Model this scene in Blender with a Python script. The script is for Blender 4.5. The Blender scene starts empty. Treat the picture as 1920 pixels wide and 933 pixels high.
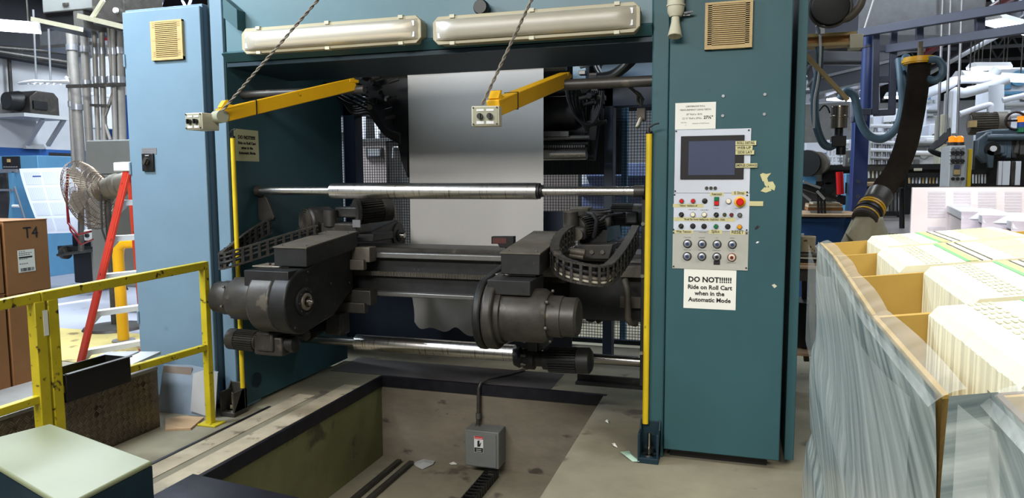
import bpy, math, random
from mathutils import Vector, Matrix
random.seed(7)
V=Vector; pi=math.pi
# ------------------------------------------------------------ camera model (1920x933)
F=1350.;CX=960.;CY=466.5;HC=1.5
yaw=math.radians(17.36);pitch=math.atan(128.5/F);roll=math.radians(0.25)
fh=V((-math.sin(yaw),math.cos(yaw),0));r0=V((math.cos(yaw),math.sin(yaw),0));U=V((0,0,1))
fw=fh*math.cos(pitch)-U*math.sin(pitch);u0=U*math.cos(pitch)+fh*math.sin(pitch)
rr=r0*math.cos(roll)-u0*math.sin(roll);uu=u0*math.cos(roll)+r0*math.sin(roll)
CAM=V((0,0,HC))
def P(x,y,X=None,Y=None,Z=None,D=None):
    """real-world point seen at photo pixel x,y on the plane X=, Y= or Z= (or at distance D)"""
    d=fw*F+rr*(x-CX)-uu*(y-CY)
    if X is not None: t=X/d.x
    elif Y is not None: t=Y/d.y
    elif Z is not None: t=(Z-HC)/d.z
    else: t=D/F
    return CAM+d*t
def dep(p): return (V(p)-CAM).dot(fw)
def m_(px,p): return px*dep(p)/F
cam=bpy.data.cameras.new('camera');co=bpy.data.objects.new('camera',cam);bpy.context.collection.objects.link(co)
cam.sensor_width=36;cam.lens=F*36/1920;cam.clip_start=.05;cam.clip_end=200
R=Matrix((rr,uu,-fw)).transposed().to_4x4();R.translation=CAM;co.matrix_world=R
S=bpy.context.scene;S.camera=co
S.view_settings.view_transform='Standard';S.view_settings.look='None';S.view_settings.gamma=1;S.view_settings.use_curve_mapping=False
COL=bpy.context.collection
# ------------------------------------------------------------ materials
def lin(c): 
    c=c/255.; return c/12.92 if c<=.04045 else ((c+.055)/1.055)**2.4
MATS={}
def M(name,rgb=None,rough=.5,metal=0,var=.12,scale=6,bump=0,emit=0,alpha=1,trans=0,spots=None,spot_scale=20,spot_th=.62,stretch=None,coat=0):
    if rgb is None: return MATS[name]
    m=bpy.data.materials.new(name);m.use_nodes=True;nt=m.node_tree;b=nt.nodes['Principled BSDF']
    c=[lin(v) for v in rgb]
    b.inputs['Roughness'].default_value=rough
    if name.startswith(('teal','inner')): b.inputs['Specular IOR Level'].default_value=.3
    b.inputs['Metallic'].default_value=metal
    if coat: b.inputs['Coat Weight'].default_value=coat
    tc=nt.nodes.new('ShaderNodeTexCoord');mp=nt.nodes.new('ShaderNodeMapping');nt.links.new(tc.outputs['Object'],mp.inputs[0])
    if stretch: mp.inputs['Scale'].default_value=stretch
    if var>0:
        n=nt.nodes.new('ShaderNodeTexNoise');n.inputs['Scale'].default_value=scale;n.inputs['Detail'].default_value=6;n.inputs['Roughness'].default_value=.65
        nt.links.new(mp.outputs[0],n.inputs['Vector'])
        r=nt.nodes.new('ShaderNodeValToRGB');e=r.color_ramp.elements
        e[0].position=.3;e[1].position=.7
        e[0].color=[v*(1-var) for v in c]+[1];e[1].color=[min(1,v*(1+var)) for v in c]+[1]
        nt.links.new(n.outputs['Fac'],r.inputs[0]);out=r.outputs[0]
        if spots:
            n2=nt.nodes.new('ShaderNodeTexNoise');n2.inputs['Scale'].default_value=spot_scale;n2.inputs['Detail'].default_value=5
            nt.links.new(mp.outputs[0],n2.inputs['Vector'])
            r2=nt.nodes.new('ShaderNodeValToRGB');r2.color_ramp.elements[0].position=spot_th;r2.color_ramp.elements[1].position=spot_th+.06
            nt.links.new(n2.outputs['Fac'],r2.inputs[0])
            mx=nt.nodes.new('ShaderNodeMix');mx.data_type='RGBA'
            nt.links.new(r2.outputs[0],mx.inputs[0]);nt.links.new(out,mx.inputs[6]);mx.inputs[7].default_value=[lin(v) for v in spots]+[1]
            out=mx.outputs[2]
        nt.links.new(out,b.inputs['Base Color'])
        if bump:
            bp=nt.nodes.new('ShaderNodeBump');bp.inputs['Strength'].default_value=bump;bp.inputs['Distance'].default_value=.01
            nt.links.new(n.outputs['Fac'],bp.inputs['Height']);nt.links.new(bp.outputs[0],b.inputs['Normal'])
    else: b.inputs['Base Color'].default_value=c+[1]
    if emit:
        b.inputs['Emission Color'].default_value=c+[1];b.inputs['Emission Strength'].default_value=emit
    if alpha<1: b.inputs['Alpha'].default_value=alpha
    if trans: b.inputs['Transmission Weight'].default_value=trans
    MATS[name]=m;return m
# ------------------------------------------------------------ mesh builder
class MB:
    def __init__(s): s.v=[];s.f=[]
    def add(s,vs,fs):
        b=len(s.v);s.v+= [V(p) for p in vs];s.f+=[tuple(b+i for i in f) for f in fs];return s
    def box(s,x0,x1,y0,y1,z0,z1):
        if x0>x1:x0,x1=x1,x0
        if y0>y1:y0,y1=y1,y0
        if z0>z1:z0,z1=z1,z0
        return s.add([(x0,y0,z0),(x1,y0,z0),(x1,y1,z0),(x0,y1,z0),(x0,y0,z1),(x1,y0,z1),(x1,y1,z1),(x0,y1,z1)],
          [(3,2,1,0),(4,5,6,7),(0,1,5,4),(1,2,6,5),(2,3,7,6),(3,0,4,7)])
    def bar(s,p,q,w,h,up=None):
        p=V(p);q=V(q);d=(q-p).normalized();up=V(up) if up is not None else (U if abs(d.z)<.95 else V((0,1,0)))
        a=d.cross(up).normalized();b=a.cross(d).normalized()
        vs=[]
        for c in(p,q):
            for i,j in((-1,-1),(1,-1),(1,1),(-1,1)): vs.append(c+a*(i*w/2)+b*(j*h/2))
        return s.add(vs,[(0,1,2,3),(7,6,5,4),(0,4,5,1),(1,5,6,2),(2,6,7,3),(3,7,4,0)])
    def prism(s,poly,vec):
        n=len(poly);vec=V(vec);poly=[V(p) for p in poly]
        nrm=V((0,0,0))
        for i in range(n): nrm+=poly[i].cross(poly[(i+1)%n])
        if nrm.dot(vec)>0: poly=poly[::-1]
        vs=poly+[p+vec for p in poly]
        fs=[tuple(range(n)),tuple(range(2*n-1,n-1,-1))]
        for i in range(n): fs.append(((i+1)%n,i,n+i,n+(i+1)%n))
        return s.add(vs,fs)
    def lathe(s,p,ax,prof,n=32,cap=True):
        p=V(p);ax=V(ax).normalized();t=V((0,0,1)) if abs(ax.z)<.9 else V((1,0,0))
        a=ax.cross(t).normalized();b=ax.cross(a).normalized();vs=[];fs=[];k=len(prof)
        for (h,r) in prof:
            for i in range(n):
                an=2*pi*i/n;vs.append(p+ax*h+(a*math.cos(an)+b*math.sin(an))*max(r,1e-5))
        for j in range(k-1):
            for i in range(n):
                i2=(i+1)%n;fs.append((j*n+i,j*n+i2,(j+1)*n+i2,(j+1)*n+i))
        if cap: fs.append(tuple(range(n-1,-1,-1)));fs.append(tuple(range((k-1)*n,k*n)))
        return s.add(vs,fs)
    def cyl(s,p,q,r,r2=None,n=20):
        p=V(p);q=V(q);return s.lathe(p,q-p,[(0,r),((q-p).length,r if r2 is None else r2)],n)
    def tube(s,pts,r,n=8,closed=False):
        pts=[V(p) for p in pts];k=len(pts);vs=[];fs=[];prev=None
        for i,p in enumerate(pts):
            if closed: d=pts[(i+1)%k]-pts[i-1]
            else: d=pts[min(i+1,k-1)]-pts[max(i-1,0)]
            d.normalize()
            if prev is None:
                t=U if abs(d.z)<.9 else V((1,0,0));a=d.cross(t).normalized()
            else: a=(prev-d*prev.dot(d)).normalized()
            prev=a;b=d.cross(a);ri=r[i] if isinstance(r,(list,tuple)) else r
            for j in range(n):
                an=2*pi*j/n;vs.append(p+(a*math.cos(an)+b*math.sin(an))*ri)
        for i in range(k if closed else k-1):
            for j in range(n):
                j2=(j+1)%n;i2=(i+1)%k;fs.append((i*n+j,i*n+j2,i2*n+j2,i2*n+j))
        if not closed: fs.append(tuple(range(n-1,-1,-1)));fs.append(tuple(range((k-1)*n,k*n)))
        return s.add(vs,fs)
    def quad(s,*ps): return s.add(ps,[tuple(range(len(ps)))])
    def grid(s,fn,nu,nv):
        vs=[fn(i/nu,j/nv) for j in range(nv+1) for i in range(nu+1)]
        fs=[(j*(nu+1)+i,j*(nu+1)+i+1,(j+1)*(nu+1)+i+1,(j+1)*(nu+1)+i) for j in range(nv) for i in range(nu)]
        return s.add(vs,fs)
def wloc(o):
    l=V((0,0,0))
    while o is not None: l+=o.location;o=o.parent
    return l
def O(name,mb,mat,par=None,label=None,cat=None,group=None,kind=None,bevel=0,smooth=True,solid=0,seg=2):
    me=bpy.data.meshes.new(name)
    if par is not None: org=wloc(par)
    else:
        xs=[v.x for v in mb.v];ys=[v.y for v in mb.v];zs=[v.z for v in mb.v]
        org=V(((min(xs)+max(xs))/2,(min(ys)+max(ys))/2,min(zs)))
    me.from_pydata([tuple(v-org) for v in mb.v],[],mb.f);me.validate()
    if isinstance(mat,str): mat=MATS[mat]
    me.materials.append(mat)
    if smooth:
        me.polygons.foreach_set('use_smooth',[True]*len(me.polygons));me.set_sharp_from_angle(angle=math.radians(38))
    o=bpy.data.objects.new(name,me);COL.objects.link(o)
    if par is not None: o.parent=par
    else: o.location=org
    if solid:
        md=o.modifiers.new('solid','SOLIDIFY');md.thickness=solid;md.offset=0
    if bevel:
        md=o.modifiers.new('bevel','BEVEL');md.width=bevel;md.segments=seg;md.limit_method='ANGLE';md.angle_limit=math.radians(40)
    tag(o,label,cat,group,kind);return o
def tag(o,label=None,cat=None,group=None,kind=None):
    if label:o['label']=label
    if cat:o['category']=cat
    if group:o['group']=group
    if kind:o['kind']=kind
def T(name,label,cat,loc,group=None):
    o=bpy.data.objects.new(name,None);COL.objects.link(o);o.location=V(loc);o.empty_display_size=.1
    tag(o,label,cat,group);return o
def TXT(s,p,h,mat,par,name='lettering',bold=0,al='LEFT',rot=0,sx=1,face=None):
    cu=bpy.data.curves.new('t','FONT');cu.body=s;cu.size=h/.7;cu.align_x=al;cu.extrude=.0004;cu.offset=bold;cu.resolution_u=2
    to=bpy.data.objects.new('t',cu);COL.objects.link(to)
    bpy.context.view_layer.update()
    me=bpy.data.meshes.new_from_object(to.evaluated_get(bpy.context.evaluated_depsgraph_get()))
    bpy.data.objects.remove(to)
    base=face if face is not None else Matrix.Rotation(pi/2,4,'X')
    me.transform(Matrix.Translation(V(p)-wloc(par))@base@Matrix.Rotation(rot,4,'Z')@Matrix.Diagonal((sx,1,1,1)))
    me.name=name;me.materials.clear();me.materials.append(MATS[mat])
    o=bpy.data.objects.new(name,me);COL.objects.link(o);o.parent=par;return o
def LN(p,w,h,mat,par):
    """a printed line too small to read: short dashes of ink on a plane facing -Y"""
    m=MB();x=p.x-w/2;k=0
    while x<p.x+w/2-.0005:
        l=min((.6,1.1,.8,1.4)[k%4]*h*2,p.x+w/2-x);m.box(x,x+l,p.y-.0003,p.y,p.z,p.z+h);x+=l+h*.6;k+=1
    O('printed_line',m,mat,par,smooth=False)
def st(name,mb,mat,**k): return O(name,mb,mat,kind='structure',**k)
def fbox(mb,x0,y0,x1,y1,Y,d,fl=None):
    """box standing on the plane Y (front face) covering the photo span"""
    a=P(x0,(y0+y1)/2,Y=Y);b=P(x1,(y0+y1)/2,Y=Y);c=P((x0+x1)/2,y0,Y=Y);e=P((x0+x1)/2,y1,Y=Y)
    return mb.box(a.x,b.x,Y,Y+d,e.z if fl is None else fl,c.z)
# ------------------------------------------------------------ palette
M('teal',(49,84,90),.5,0,.06,3,spots=(44,76,84),spot_scale=9,spot_th=.68)
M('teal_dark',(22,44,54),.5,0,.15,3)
M('teal_lit',(106,130,146),.4,0,.05,4,spots=(92,114,128),spot_scale=7,spot_th=.7)  # teal paint lightened: strong light on the left cabinet mixed into the colour
M('teal_sheen',(88,116,124),.4,0,.05,4)  # teal with the sheen of light on the header put into the colour
M('navy',(26,40,60),.5,0,.1,3)
M('blue',(28,66,140),.45,0,.12,4)
M('skyblue',(86,140,176),.5,0,.08,4)
M('black',(14,14,15),.45,0,.25,8)
M('iron',(62,59,55),.45,.3,.35,9,bump=.15,spots=(92,86,76),spot_scale=11,spot_th=.64)
M('iron_dark',(34,34,34),.5,.25,.35,10,bump=.15,spots=(58,54,48),spot_scale=14,spot_th=.66)
M('dusty_iron',(92,86,76),.6,.25,.25,9,bump=.1)
M('steel',(176,172,166),.22,1,.18,14,stretch=(1,14,14))
M('chrome',(225,222,218),.27,1,.1,20,stretch=(18,1,1),spots=(150,140,128),spot_scale=9,spot_th=.6)
M('grey_steel',(120,118,114),.4,.7,.15,8)
M('galv',(150,152,156),.38,.6,.12,10)
M('grey_paint',(112,114,112),.5,0,.06,4)
M('light_grey',(178,180,180),.5,0,.06,4)
M('white',(222,223,224),.5,0,.04,4)
M('paper',(226,226,216),.75,0,.02,4)
M('web',(205,203,200),.7,0,.025,2)
M('yellow',(205,176,22),.45,0,.1,7,spots=(70,58,22),spot_scale=16,spot_th=.66)
M('yellow_clean',(222,168,16),.42,0,.06,7,spots=(120,92,30),spot_scale=18,spot_th=.7)
M('rail_yellow',(190,172,28),.45,0,.12,9,spots=(58,48,20),spot_scale=24,spot_th=.62)
M('tan',(176,150,98),.5,0,.08,12)
M('cream',(196,192,168),.5,0,.08,8)
M('red_fibre',(190,52,30),.5,0,.1,7,spots=(120,30,20),spot_scale=14,spot_th=.66)
M('cardboard',(142,97,56),.85,0,.07,5,spots=(146,102,62),spot_scale=4,spot_th=.62)
M('concrete',(132,126,106),.85,0,.22,2.2,bump=.35,spots=(92,86,74),spot_scale=3.5,spot_th=.62)
M('concrete_pit',(116,108,94),.9,0,.25,2.5,bump=.5,spots=(70,64,56),spot_scale=4,spot_th=.64,stretch=(1,1,2.2))
M('pit_green',(104,104,66),.85,0,.2,2.5,bump=.3,spots=(66,66,44),spot_scale=3,spot_th=.62)
M('epoxy_grey',(150,152,162),.4,0,.12,1.5,spots=(80,80,82),spot_scale=2.4,spot_th=.66)
M('floor_yellow',(176,160,96),.7,0,.18,2,spots=(120,104,60),spot_scale=5,spot_th=.6)
M('steel_edge',(42,42,50),.45,.6,.3,9,bump=.2)
M('green_top',(132,138,106),.45,0,.06,3,spots=(116,122,92),spot_scale=3.5,spot_th=.7)
M('rubber',(24,24,26),.6,0,.2,10)
M('hose_blue',(70,96,112),.5,0,.1,8)
M('duct_hose',(60,52,46),.75,0,.2,20,bump=.2)
M('cloth',(180,172,146),.9,0,.12,8,bump=.4)
M('wood',(176,146,112),.7,0,.15,6,stretch=(1,8,1))
M('tape',(196,190,140),.6,0,.08,14)
M('screen',(70,76,98),.18,0,.08,3)
M('red_btn',(200,24,26),.3,0,0);M('green_btn',(18,110,66),.3,0,0);M('white_btn',(232,226,200),.3,0,0)
M('amber',(226,150,16),.3,0,0);M('maroon',(110,18,26),.35,0,0);M('blue_btn',(40,58,96),.35,0,0);M('olive',(70,74,34),.35,0,0)
M('ink',(22,20,22),.7,0,0);M('ink_soft',(110,108,104),.7,0,0)
M('lamp_on',(226,232,255),.4,0,0,emit=9)
M('lamp_orange',(240,120,20),.3,0,0,emit=1.2)
M('roof',(44,45,50),.8,0,.15,2)
M('wall_white',(196,198,202),.8,0,.05,2);M('wall_blue',(36,84,150),.7,0,.08,2)
M('far_white',(214,218,226),.6,0,.08,1.5)
M('blade',(150,140,126),.4,.6,.2,9)
# ================================================================ THE SETTING
PX0,PX1,PY0,PY1,PZ=-2.59,-.86,.9,4.89,-.63
mb=MB()
def slab(mb,x0,x1,y0,y1): mb.box(x0,x1,y0,y1,-.08,0)
slab(mb,-16,PX0,-4,30);slab(mb,PX1,18,-4,30);slab(mb,PX0,PX1,PY1,30);slab(mb,PX0,PX1,-4,PY0)
st('floor',mb,'concrete',smooth=False)
st('floor_pit',MB().box(PX0-.1,PX1+.1,PY0-.1,PY1+.1,PZ-.1,PZ),'concrete')
st('wall_pit_rear',MB().box(PX0-.12,PX1+.12,PY1,PY1+.12,PZ,-.08),'concrete_pit')
st('wall_pit_left',MB().box(PX0-.12,PX0,PY0,PY1,PZ,-.08),'pit_green')
st('wall_pit_right',MB().box(PX1,PX1+.12,PY0,PY1,PZ,-.08),'concrete_pit')
st('wall_pit_front',MB().box(PX0-.12,PX1+.12,PY0-.12,PY0,PZ,-.08),'concrete_pit')
# steel edge angles round the pit
st('trim_1',MB().box(PX0-.01,PX1+.02,PY1-.012,PY1+.02,-.075,.004),'steel_edge')
st('trim_2',MB().box(PX0-.012,PX0+.012,PY0,PY1,-.075,.004),'steel_edge')
# rail strips let into the floor on the left
M('concrete_light',(176,164,140),.8,0,.2,5,bump=.3,spots=(120,110,92),spot_scale=7,spot_th=.6)
st('trim_3',MB().box(-2.74,-2.605,.5,4.6,-.01,.005),'concrete_light');st('trim_7',MB().box(-2.93,-2.80,.5,4.3,-.01,.004),'concrete_light')
st('trim_4',MB().box(-2.965,-2.945,.5,4.0,-.01,.004),'steel_edge')
# rails on the pit floor
for k,x in enumerate((-2.40,-2.30)): st('trim_%d'%(5+k),MB().box(x-.018,x+.018,PY0,PY1-.1,PZ,PZ+.03),'iron')
M('rear_floor',(74,70,68),.55,0,.2,4)
st('floor_sill_rear',MB().box(-3.05,-1.25,4.92,5.35,-.01,.003),'rear_floor')
st('floor_walkway',MB().box(-15.9,-4.15,5.6,18,-.01,.004),'epoxy_grey')
st('floor_yellow_patch',MB().box(-7.6,-4.0,4.55,5.6,-.01,.005),'floor_yellow')
a=P(108,577,Z=0);b=P(185,560,Z=0)
st('floor_line',MB().bar((a.x-.2,a.y-.03,.006),(b.x,b.y,.006),.10,.006),'white')
# walls and roof
XL=-14
st('wall_left',MB().box(XL-.2,XL,-4,30,2.2,3.95),'wall_white')
st('wall_left_blue',MB().box(XL-.2,XL+.01,-4,30,0,2.2),'wall_blue')
st('wall_left_upper',MB().box(XL-.2,XL+.3,-4,30,3.95,7.2),'roof')
st('wall_back',MB().box(-14.2,18,30,30.2,1.2,4.3),'far_white')
st('wall_back_upper',MB().box(-14.2,18,29.95,30.2,4.3,7.2),'roof')
st('wall_back_blue',MB().box(-14.2,18,29.98,30.2,0,1.2),'wall_blue')
st('wall_right',MB().box(17.8,18,-4,30,0,7.2),'wall_white')
st('wall_front',MB().box(-14.2,18,-4.2,-4,0,7.2),'wall_white')
mb=MB();x=-14.2
while x<18:
    mb.add([(x,-4.2,7.1),(x+.12,-4.2,7.22),(x+.24,-4.2,7.1),(x,30,7.1),(x+.12,30,7.22),(x+.24,30,7.1)],[(0,1,4,3),(1,2,5,4)]);x+=.24
st('ceiling',mb,'roof',smooth=False)
# ================================================================ REEL STAND FRAME
YF=3.85;XI=-3.09;XO=-.44;FB=5.25
def cabinet_vent(par,x0,y0,x1,y1,Y,mat='tan',n=22):
    a=P(x0,(y0+y1)/2,Y=Y);b=P(x1,(y0+y1)/2,Y=Y);c=P((x0+x1)/2,y0,Y=Y);e=P((x0+x1)/2,y1,Y=Y)
    m=MB();w=.045*(b.x-a.x)/.3
    m.box(a.x,a.x+w,Y-.02,Y,e.z,c.z);m.box(b.x-w,b.x,Y-.02,Y,e.z,c.z);m.box(a.x,b.x,Y-.021,Y,e.z,e.z+.018);m.box(a.x,b.x,Y-.021,Y,c.z-.01,c.z)
    k=n
    for i in range(k):
        z=e.z+.02+(c.z-e.z-.03)*(i+.5)/k
        m.bar((a.x+w*.4,Y-.014,z),(b.x-w*.4,Y-.014,z),.012,(c.z-e.z)/k*.5)
    v=O('vent_grille',m,mat,par)
    O('vent_opening',MB().box(a.x+w*.5,b.x-w*.5,Y-.003,Y-.001,e.z+.01,c.z-.01),'black',v)
# left cabinet
cl=T('control_cabinet','tall light blue control cabinet with a small beige vent, beside the red stepladder',
     'cabinet',(-3.55,4.4,0))
zt=P(300,12,Y=YF).z
O('body',MB().box(-3.86,-3.25,YF+.02,5.1,.03,zt),'teal_lit',cl,bevel=.004)
O('door',MB().box(-3.855,-3.245,YF-.012,YF+.02,.06,zt-.02),'teal_lit',cl,bevel=.006)
O('plinth',MB().box(-3.84,-3.27,YF+.03,5.0,0,.03),'black',cl)
cabinet_vent(cl,287,39,346,113,YF-.012,n=18)
a=P(280,305,Y=YF-.012);m=MB().box(a.x-.045,a.x+.045,YF-.03,YF-.012,a.z-.055,a.z+.06)
sw=O('disconnect_switch',m,'black',cl,bevel=.004)
O('rotary_knob',MB().cyl((a.x,YF-.03,a.z+.01),(a.x,YF-.045,a.z+.01),.022).bar((a.x-.012,YF-.05,a.z-.01),(a.x+.012,YF-.05,a.z+.03),.02,.012,up=(0,1,0)),'iron',sw)
LN(V((a.x,YF-.0302,a.z+.045)),.03,.004,'white',sw)
b=P(280,283,Y=YF-.012);pl=O('nameplate',MB().box(b.x-.06,b.x+.06,YF-.015,YF-.012,b.z-.02,b.z+.02),'galv',cl,label='small bare metal nameplate')
for i in range(3): LN(V((b.x,YF-.0152,b.z+.009-i*.012)),.10,.003,'ink_soft',pl)
for z in(.55,1.55,2.25): O('hinge',MB().cyl((-3.85,YF-.016,z),(-3.85,YF-.016,z+.08),.008,n=8),'teal_lit',cl)
# right cabinet
cr=T('operator_cabinet','tall dark teal operator cabinet carrying the white button panel beside the wrapped pallet','cabinet',(-.05,4.4,0))
O('body',MB().box(-.335,.20,YF+.02,5.0,.05,3.0),'teal',cr,bevel=.004)
O('plinth',MB().box(-.32,.18,YF+.05,4.9,0,.05),'black',cr)
dr=O('door',MB().box(-.348,.238,YF-.015,YF+.02,.055,3.0),'teal',cr,bevel=.005)
O('side_cover',MB().box(.268,.315,YF+.08,5.05,.03,3.0),'teal',cr,bevel=.003)
cabinet_vent(cr,1322,4,1411,92,YF-.015,n=20)
for i,(x,y) in enumerate(((1356,180),(1434,177),(1355,217),(1433,214))):
    p=P(x,y,Y=YF-.015);O('bolt',MB().cyl(p,p+V((0,-.006,0)),.008,n=6),'galv',cr)
M('inner_teal',(50,84,92),.45,0,.1,3)
# side frames
sl=T('side_frame','blue left upright of the reel stand whose dark inner plate faces the chucks','frame',(-3.15,4.5,0))
O('post',MB().box(-3.185,XI-.004,YF+.005,YF+.25,.0,2.85),'teal_lit',sl,bevel=.006)
O('inner_plate',MB().box(XI-.04,XI,YF+.02,FB,.02,2.85),'inner_teal',sl,bevel=.003)
O('recess_panel',MB().box(-3.24,-3.18,YF+.06,4.2,.02,2.85),'teal_dark',sl)
O('access_cover',MB().cyl((XI,4.05,.16),(XI+.006,4.05,.16),.05),'teal_dark',sl)
sr=T('side_frame','teal right upright of the reel stand between the yellow guard strip and operator cabinet','frame',(-.4,4.5,0))
O('post',MB().box(XO+.004,-.352,YF+.005,YF+.25,.0,2.95),'teal',sr,bevel=.006)
O('inner_plate',MB().box(XO,XO+.04,YF+.02,FB,.02,2.95),'teal',sr,bevel=.003)
p=P(1203,600,Y=4.2)
O('slide_plate',MB().box(-.52,-.47,4.15,4.32,.30,1.42),'iron_dark',sr,bevel=.004)
for z in(.5,.95,1.25): O('bolt',MB().cyl((-.51,4.15,z),(-.51,4.135,z),.012,n=6),'steel',sr)
def foot(x,y,par,s):
    f=O('levelling_foot',MB().box(x-.055,x+.055,y-.11,y+.02,0,.03).box(x-.055,x-.043,y-.11,y+.02,.03,.16).box(x+.043,x+.055,y-.11,y+.02,.03,.16).box(x-.055,x+.055,y+.0,y+.02,.03,.2)
        .prism([(x-.055,y-.11,.03),(x-.055,y,.03),(x-.055,y,.21)],(.01,0,0)).prism([(x+.045,y-.11,.03),(x+.045,y,.03),(x+.045,y,.21)],(.01,0,0)),'iron' if s else 'teal_dark',par,bevel=.003)
    O('bolt',MB().cyl((x,y-.05,.03),(x,y-.05,.15),.011,n=10).cyl((x,y-.05,.045),(x,y-.05,.07),.028,n=6).cyl((x,y-.05,.03),(x,y-.05,.036),.036,n=20),'steel',f)
foot(-3.085,YF-.0,sl,1);foot(-.42,YF-.0,sr,0)
# yellow guard strips
for (x,y0,y1,lab,w) in ((430,258,728,'long yellow guard strip on the left upright, worn brown beside the chain loop',.029),(1216,250,797,'long yellow guard strip on the right upright beside the operator cabinet',.032)):
    a=P(x,y0,Y=3.8);b=P(x+(10 if x<500 else -1),y1,Y=3.8)
    t=T('guard_strip',lab,'guard strip',(a.x,3.8,b.z))
    O('sleeve',MB().cyl((a.x,3.83,b.z),(a.x,3.83,a.z),w/2,n=14),'yellow',t)
    O('wire_end',MB().tube([(a.x,3.82,a.z),(a.x+.004,3.80,a.z+.03),(a.x+.03,3.79,a.z+.045),(a.x+.055,3.79,a.z+.05)],.004),'rubber',t)
    O('clip',MB().cyl((a.x,3.83,a.z),(a.x,3.83,a.z+.012),w/2+.002,n=14),'black',t)
# header cross member
hd=T('header_beam','wide dark teal cross header carrying the two fluorescent lamps','header',(-1.77,4.15,2.2))
O('front_plate',MB().box(XI+.01,XO-.0,YF+.02,YF+.06,2.235,2.75),'teal_sheen',hd,bevel=.004)
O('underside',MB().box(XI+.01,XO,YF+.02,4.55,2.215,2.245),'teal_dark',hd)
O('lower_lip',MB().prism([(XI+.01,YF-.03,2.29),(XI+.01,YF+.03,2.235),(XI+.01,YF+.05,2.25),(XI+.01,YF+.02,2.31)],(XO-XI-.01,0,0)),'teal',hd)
O('end_gusset',MB().prism([(XI+.06,YF-.06,2.50),(XI+.16,YF-.06,2.42),(XI+.16,YF+.02,2.42),(XI+.06,YF+.02,2.50)],(.0,.0,.12)),'teal',hd)
p=P(898,11,Y=3.78);O('knob',MB().lathe((p.x,YF+.02,p.z),(0,-1,0),[(0,.02),(.03,.02),(.032,.042),(.065,.042),(.075,.036)],24),'black',hd)
# fluorescent lamps
M('lens',(186,180,162),.36,0,.06,5,trans=.3,stretch=(.3,1,1));M('lens_rim',(168,160,132),.5,0,.05,6)
M('tube_glow',(255,240,214),.5,0,0,emit=.75)
M('tube_off',(226,222,206),.5,0,0)
def lamp(x0,yt0,yb0,x1,yt1,yb1,lab,glow):
    Y=3.74;a=P(x0,(yt0+yb0)/2,Y=Y);b=P(x1,(yt1+yb1)/2,Y=Y);z=(a.z+b.z)/2;hh=.072
    t=T('fluorescent_lamp',lab,'lamp',((a.x+b.x)/2,3.83,z-hh),'sealed fluorescent lamps on the header')
    def ring(y,i,h):
        c=.03;x0_,x1_=a.x+i,b.x-i;zz0,zz1=z-h,z+h
        return [(x0_+c,y,zz0),(x1_-c,y,zz0),(x1_,y,zz0+c),(x1_,y,zz1-c),(x1_-c,y,zz1),(x0_+c,y,zz1),(x0_,y,zz1-c),(x0_,y,zz0+c)]
    O('housing',MB().prism(ring(3.79,.0,hh),(0,.08,0)),'lens_rim',t,bevel=.006)
    m=MB();o1=ring(3.775,-.004,hh+.004);i1=ring(3.775,.016,hh-.016)
    n=8;vs=[V(p) for p in o1+i1];vs+=[v+V((0,.02,0)) for v in vs];fs=[]
    for i in range(n):
        j=(i+1)%n;fs+=[(i,j,n+j,n+i),(3*n+i,3*n+j,2*n+j,2*n+i),(2*n+i,2*n+j,j,i),(n+i,n+j,3*n+j,3*n+i)]
    m.add(vs,fs);O('rim',m,'lens_rim',t,bevel=.003)
    O('reflector',MB().box(a.x+.02,b.x-.02,3.787,3.789,z-hh+.02,z+hh-.02),'light_grey',t)
    for s in(-1,1): O('tube',MB().cyl((a.x+.05,3.77,z+s*.03),(b.x-.05,3.77,z+s*.03),.014),glow,t)
    for s in (a.x+.04,b.x-.04):
        for q in(-1,1): O('lamp_holder',MB().box(s-.01,s+.01,3.76,3.785,z+q*.03-.014,z+q*.03+.014),'white',t)
    k=16
    def cov(u,v):
        an=pi*v;return V((a.x+.015+(b.x-a.x-.03)*u,3.775-.042*math.sin(an)**.6*(min(1,u*12,(1-u)*12))**.5,z+(hh-.016)*math.cos(an)))
    O('lens_cover',MB().grid(cov,24,14),'lens',t)
    for f in(.1,.5,.9):
        for q in(-1,1):
            x=a.x+(b.x-a.x)*f;O('clip',MB().box(x-.014,x+.014,3.765,3.8,z+q*(hh)-.009,z+q*hh+.009),'cream',t)
lamp(447,50,98,783,27,80,'long sealed fluorescent lamp on the header above the left yellow arm',  'tube_glow')
lamp(808,30,80,1197,2,56,'long sealed fluorescent lamp on the header nearer the operator cabinet','tube_off')
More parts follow.
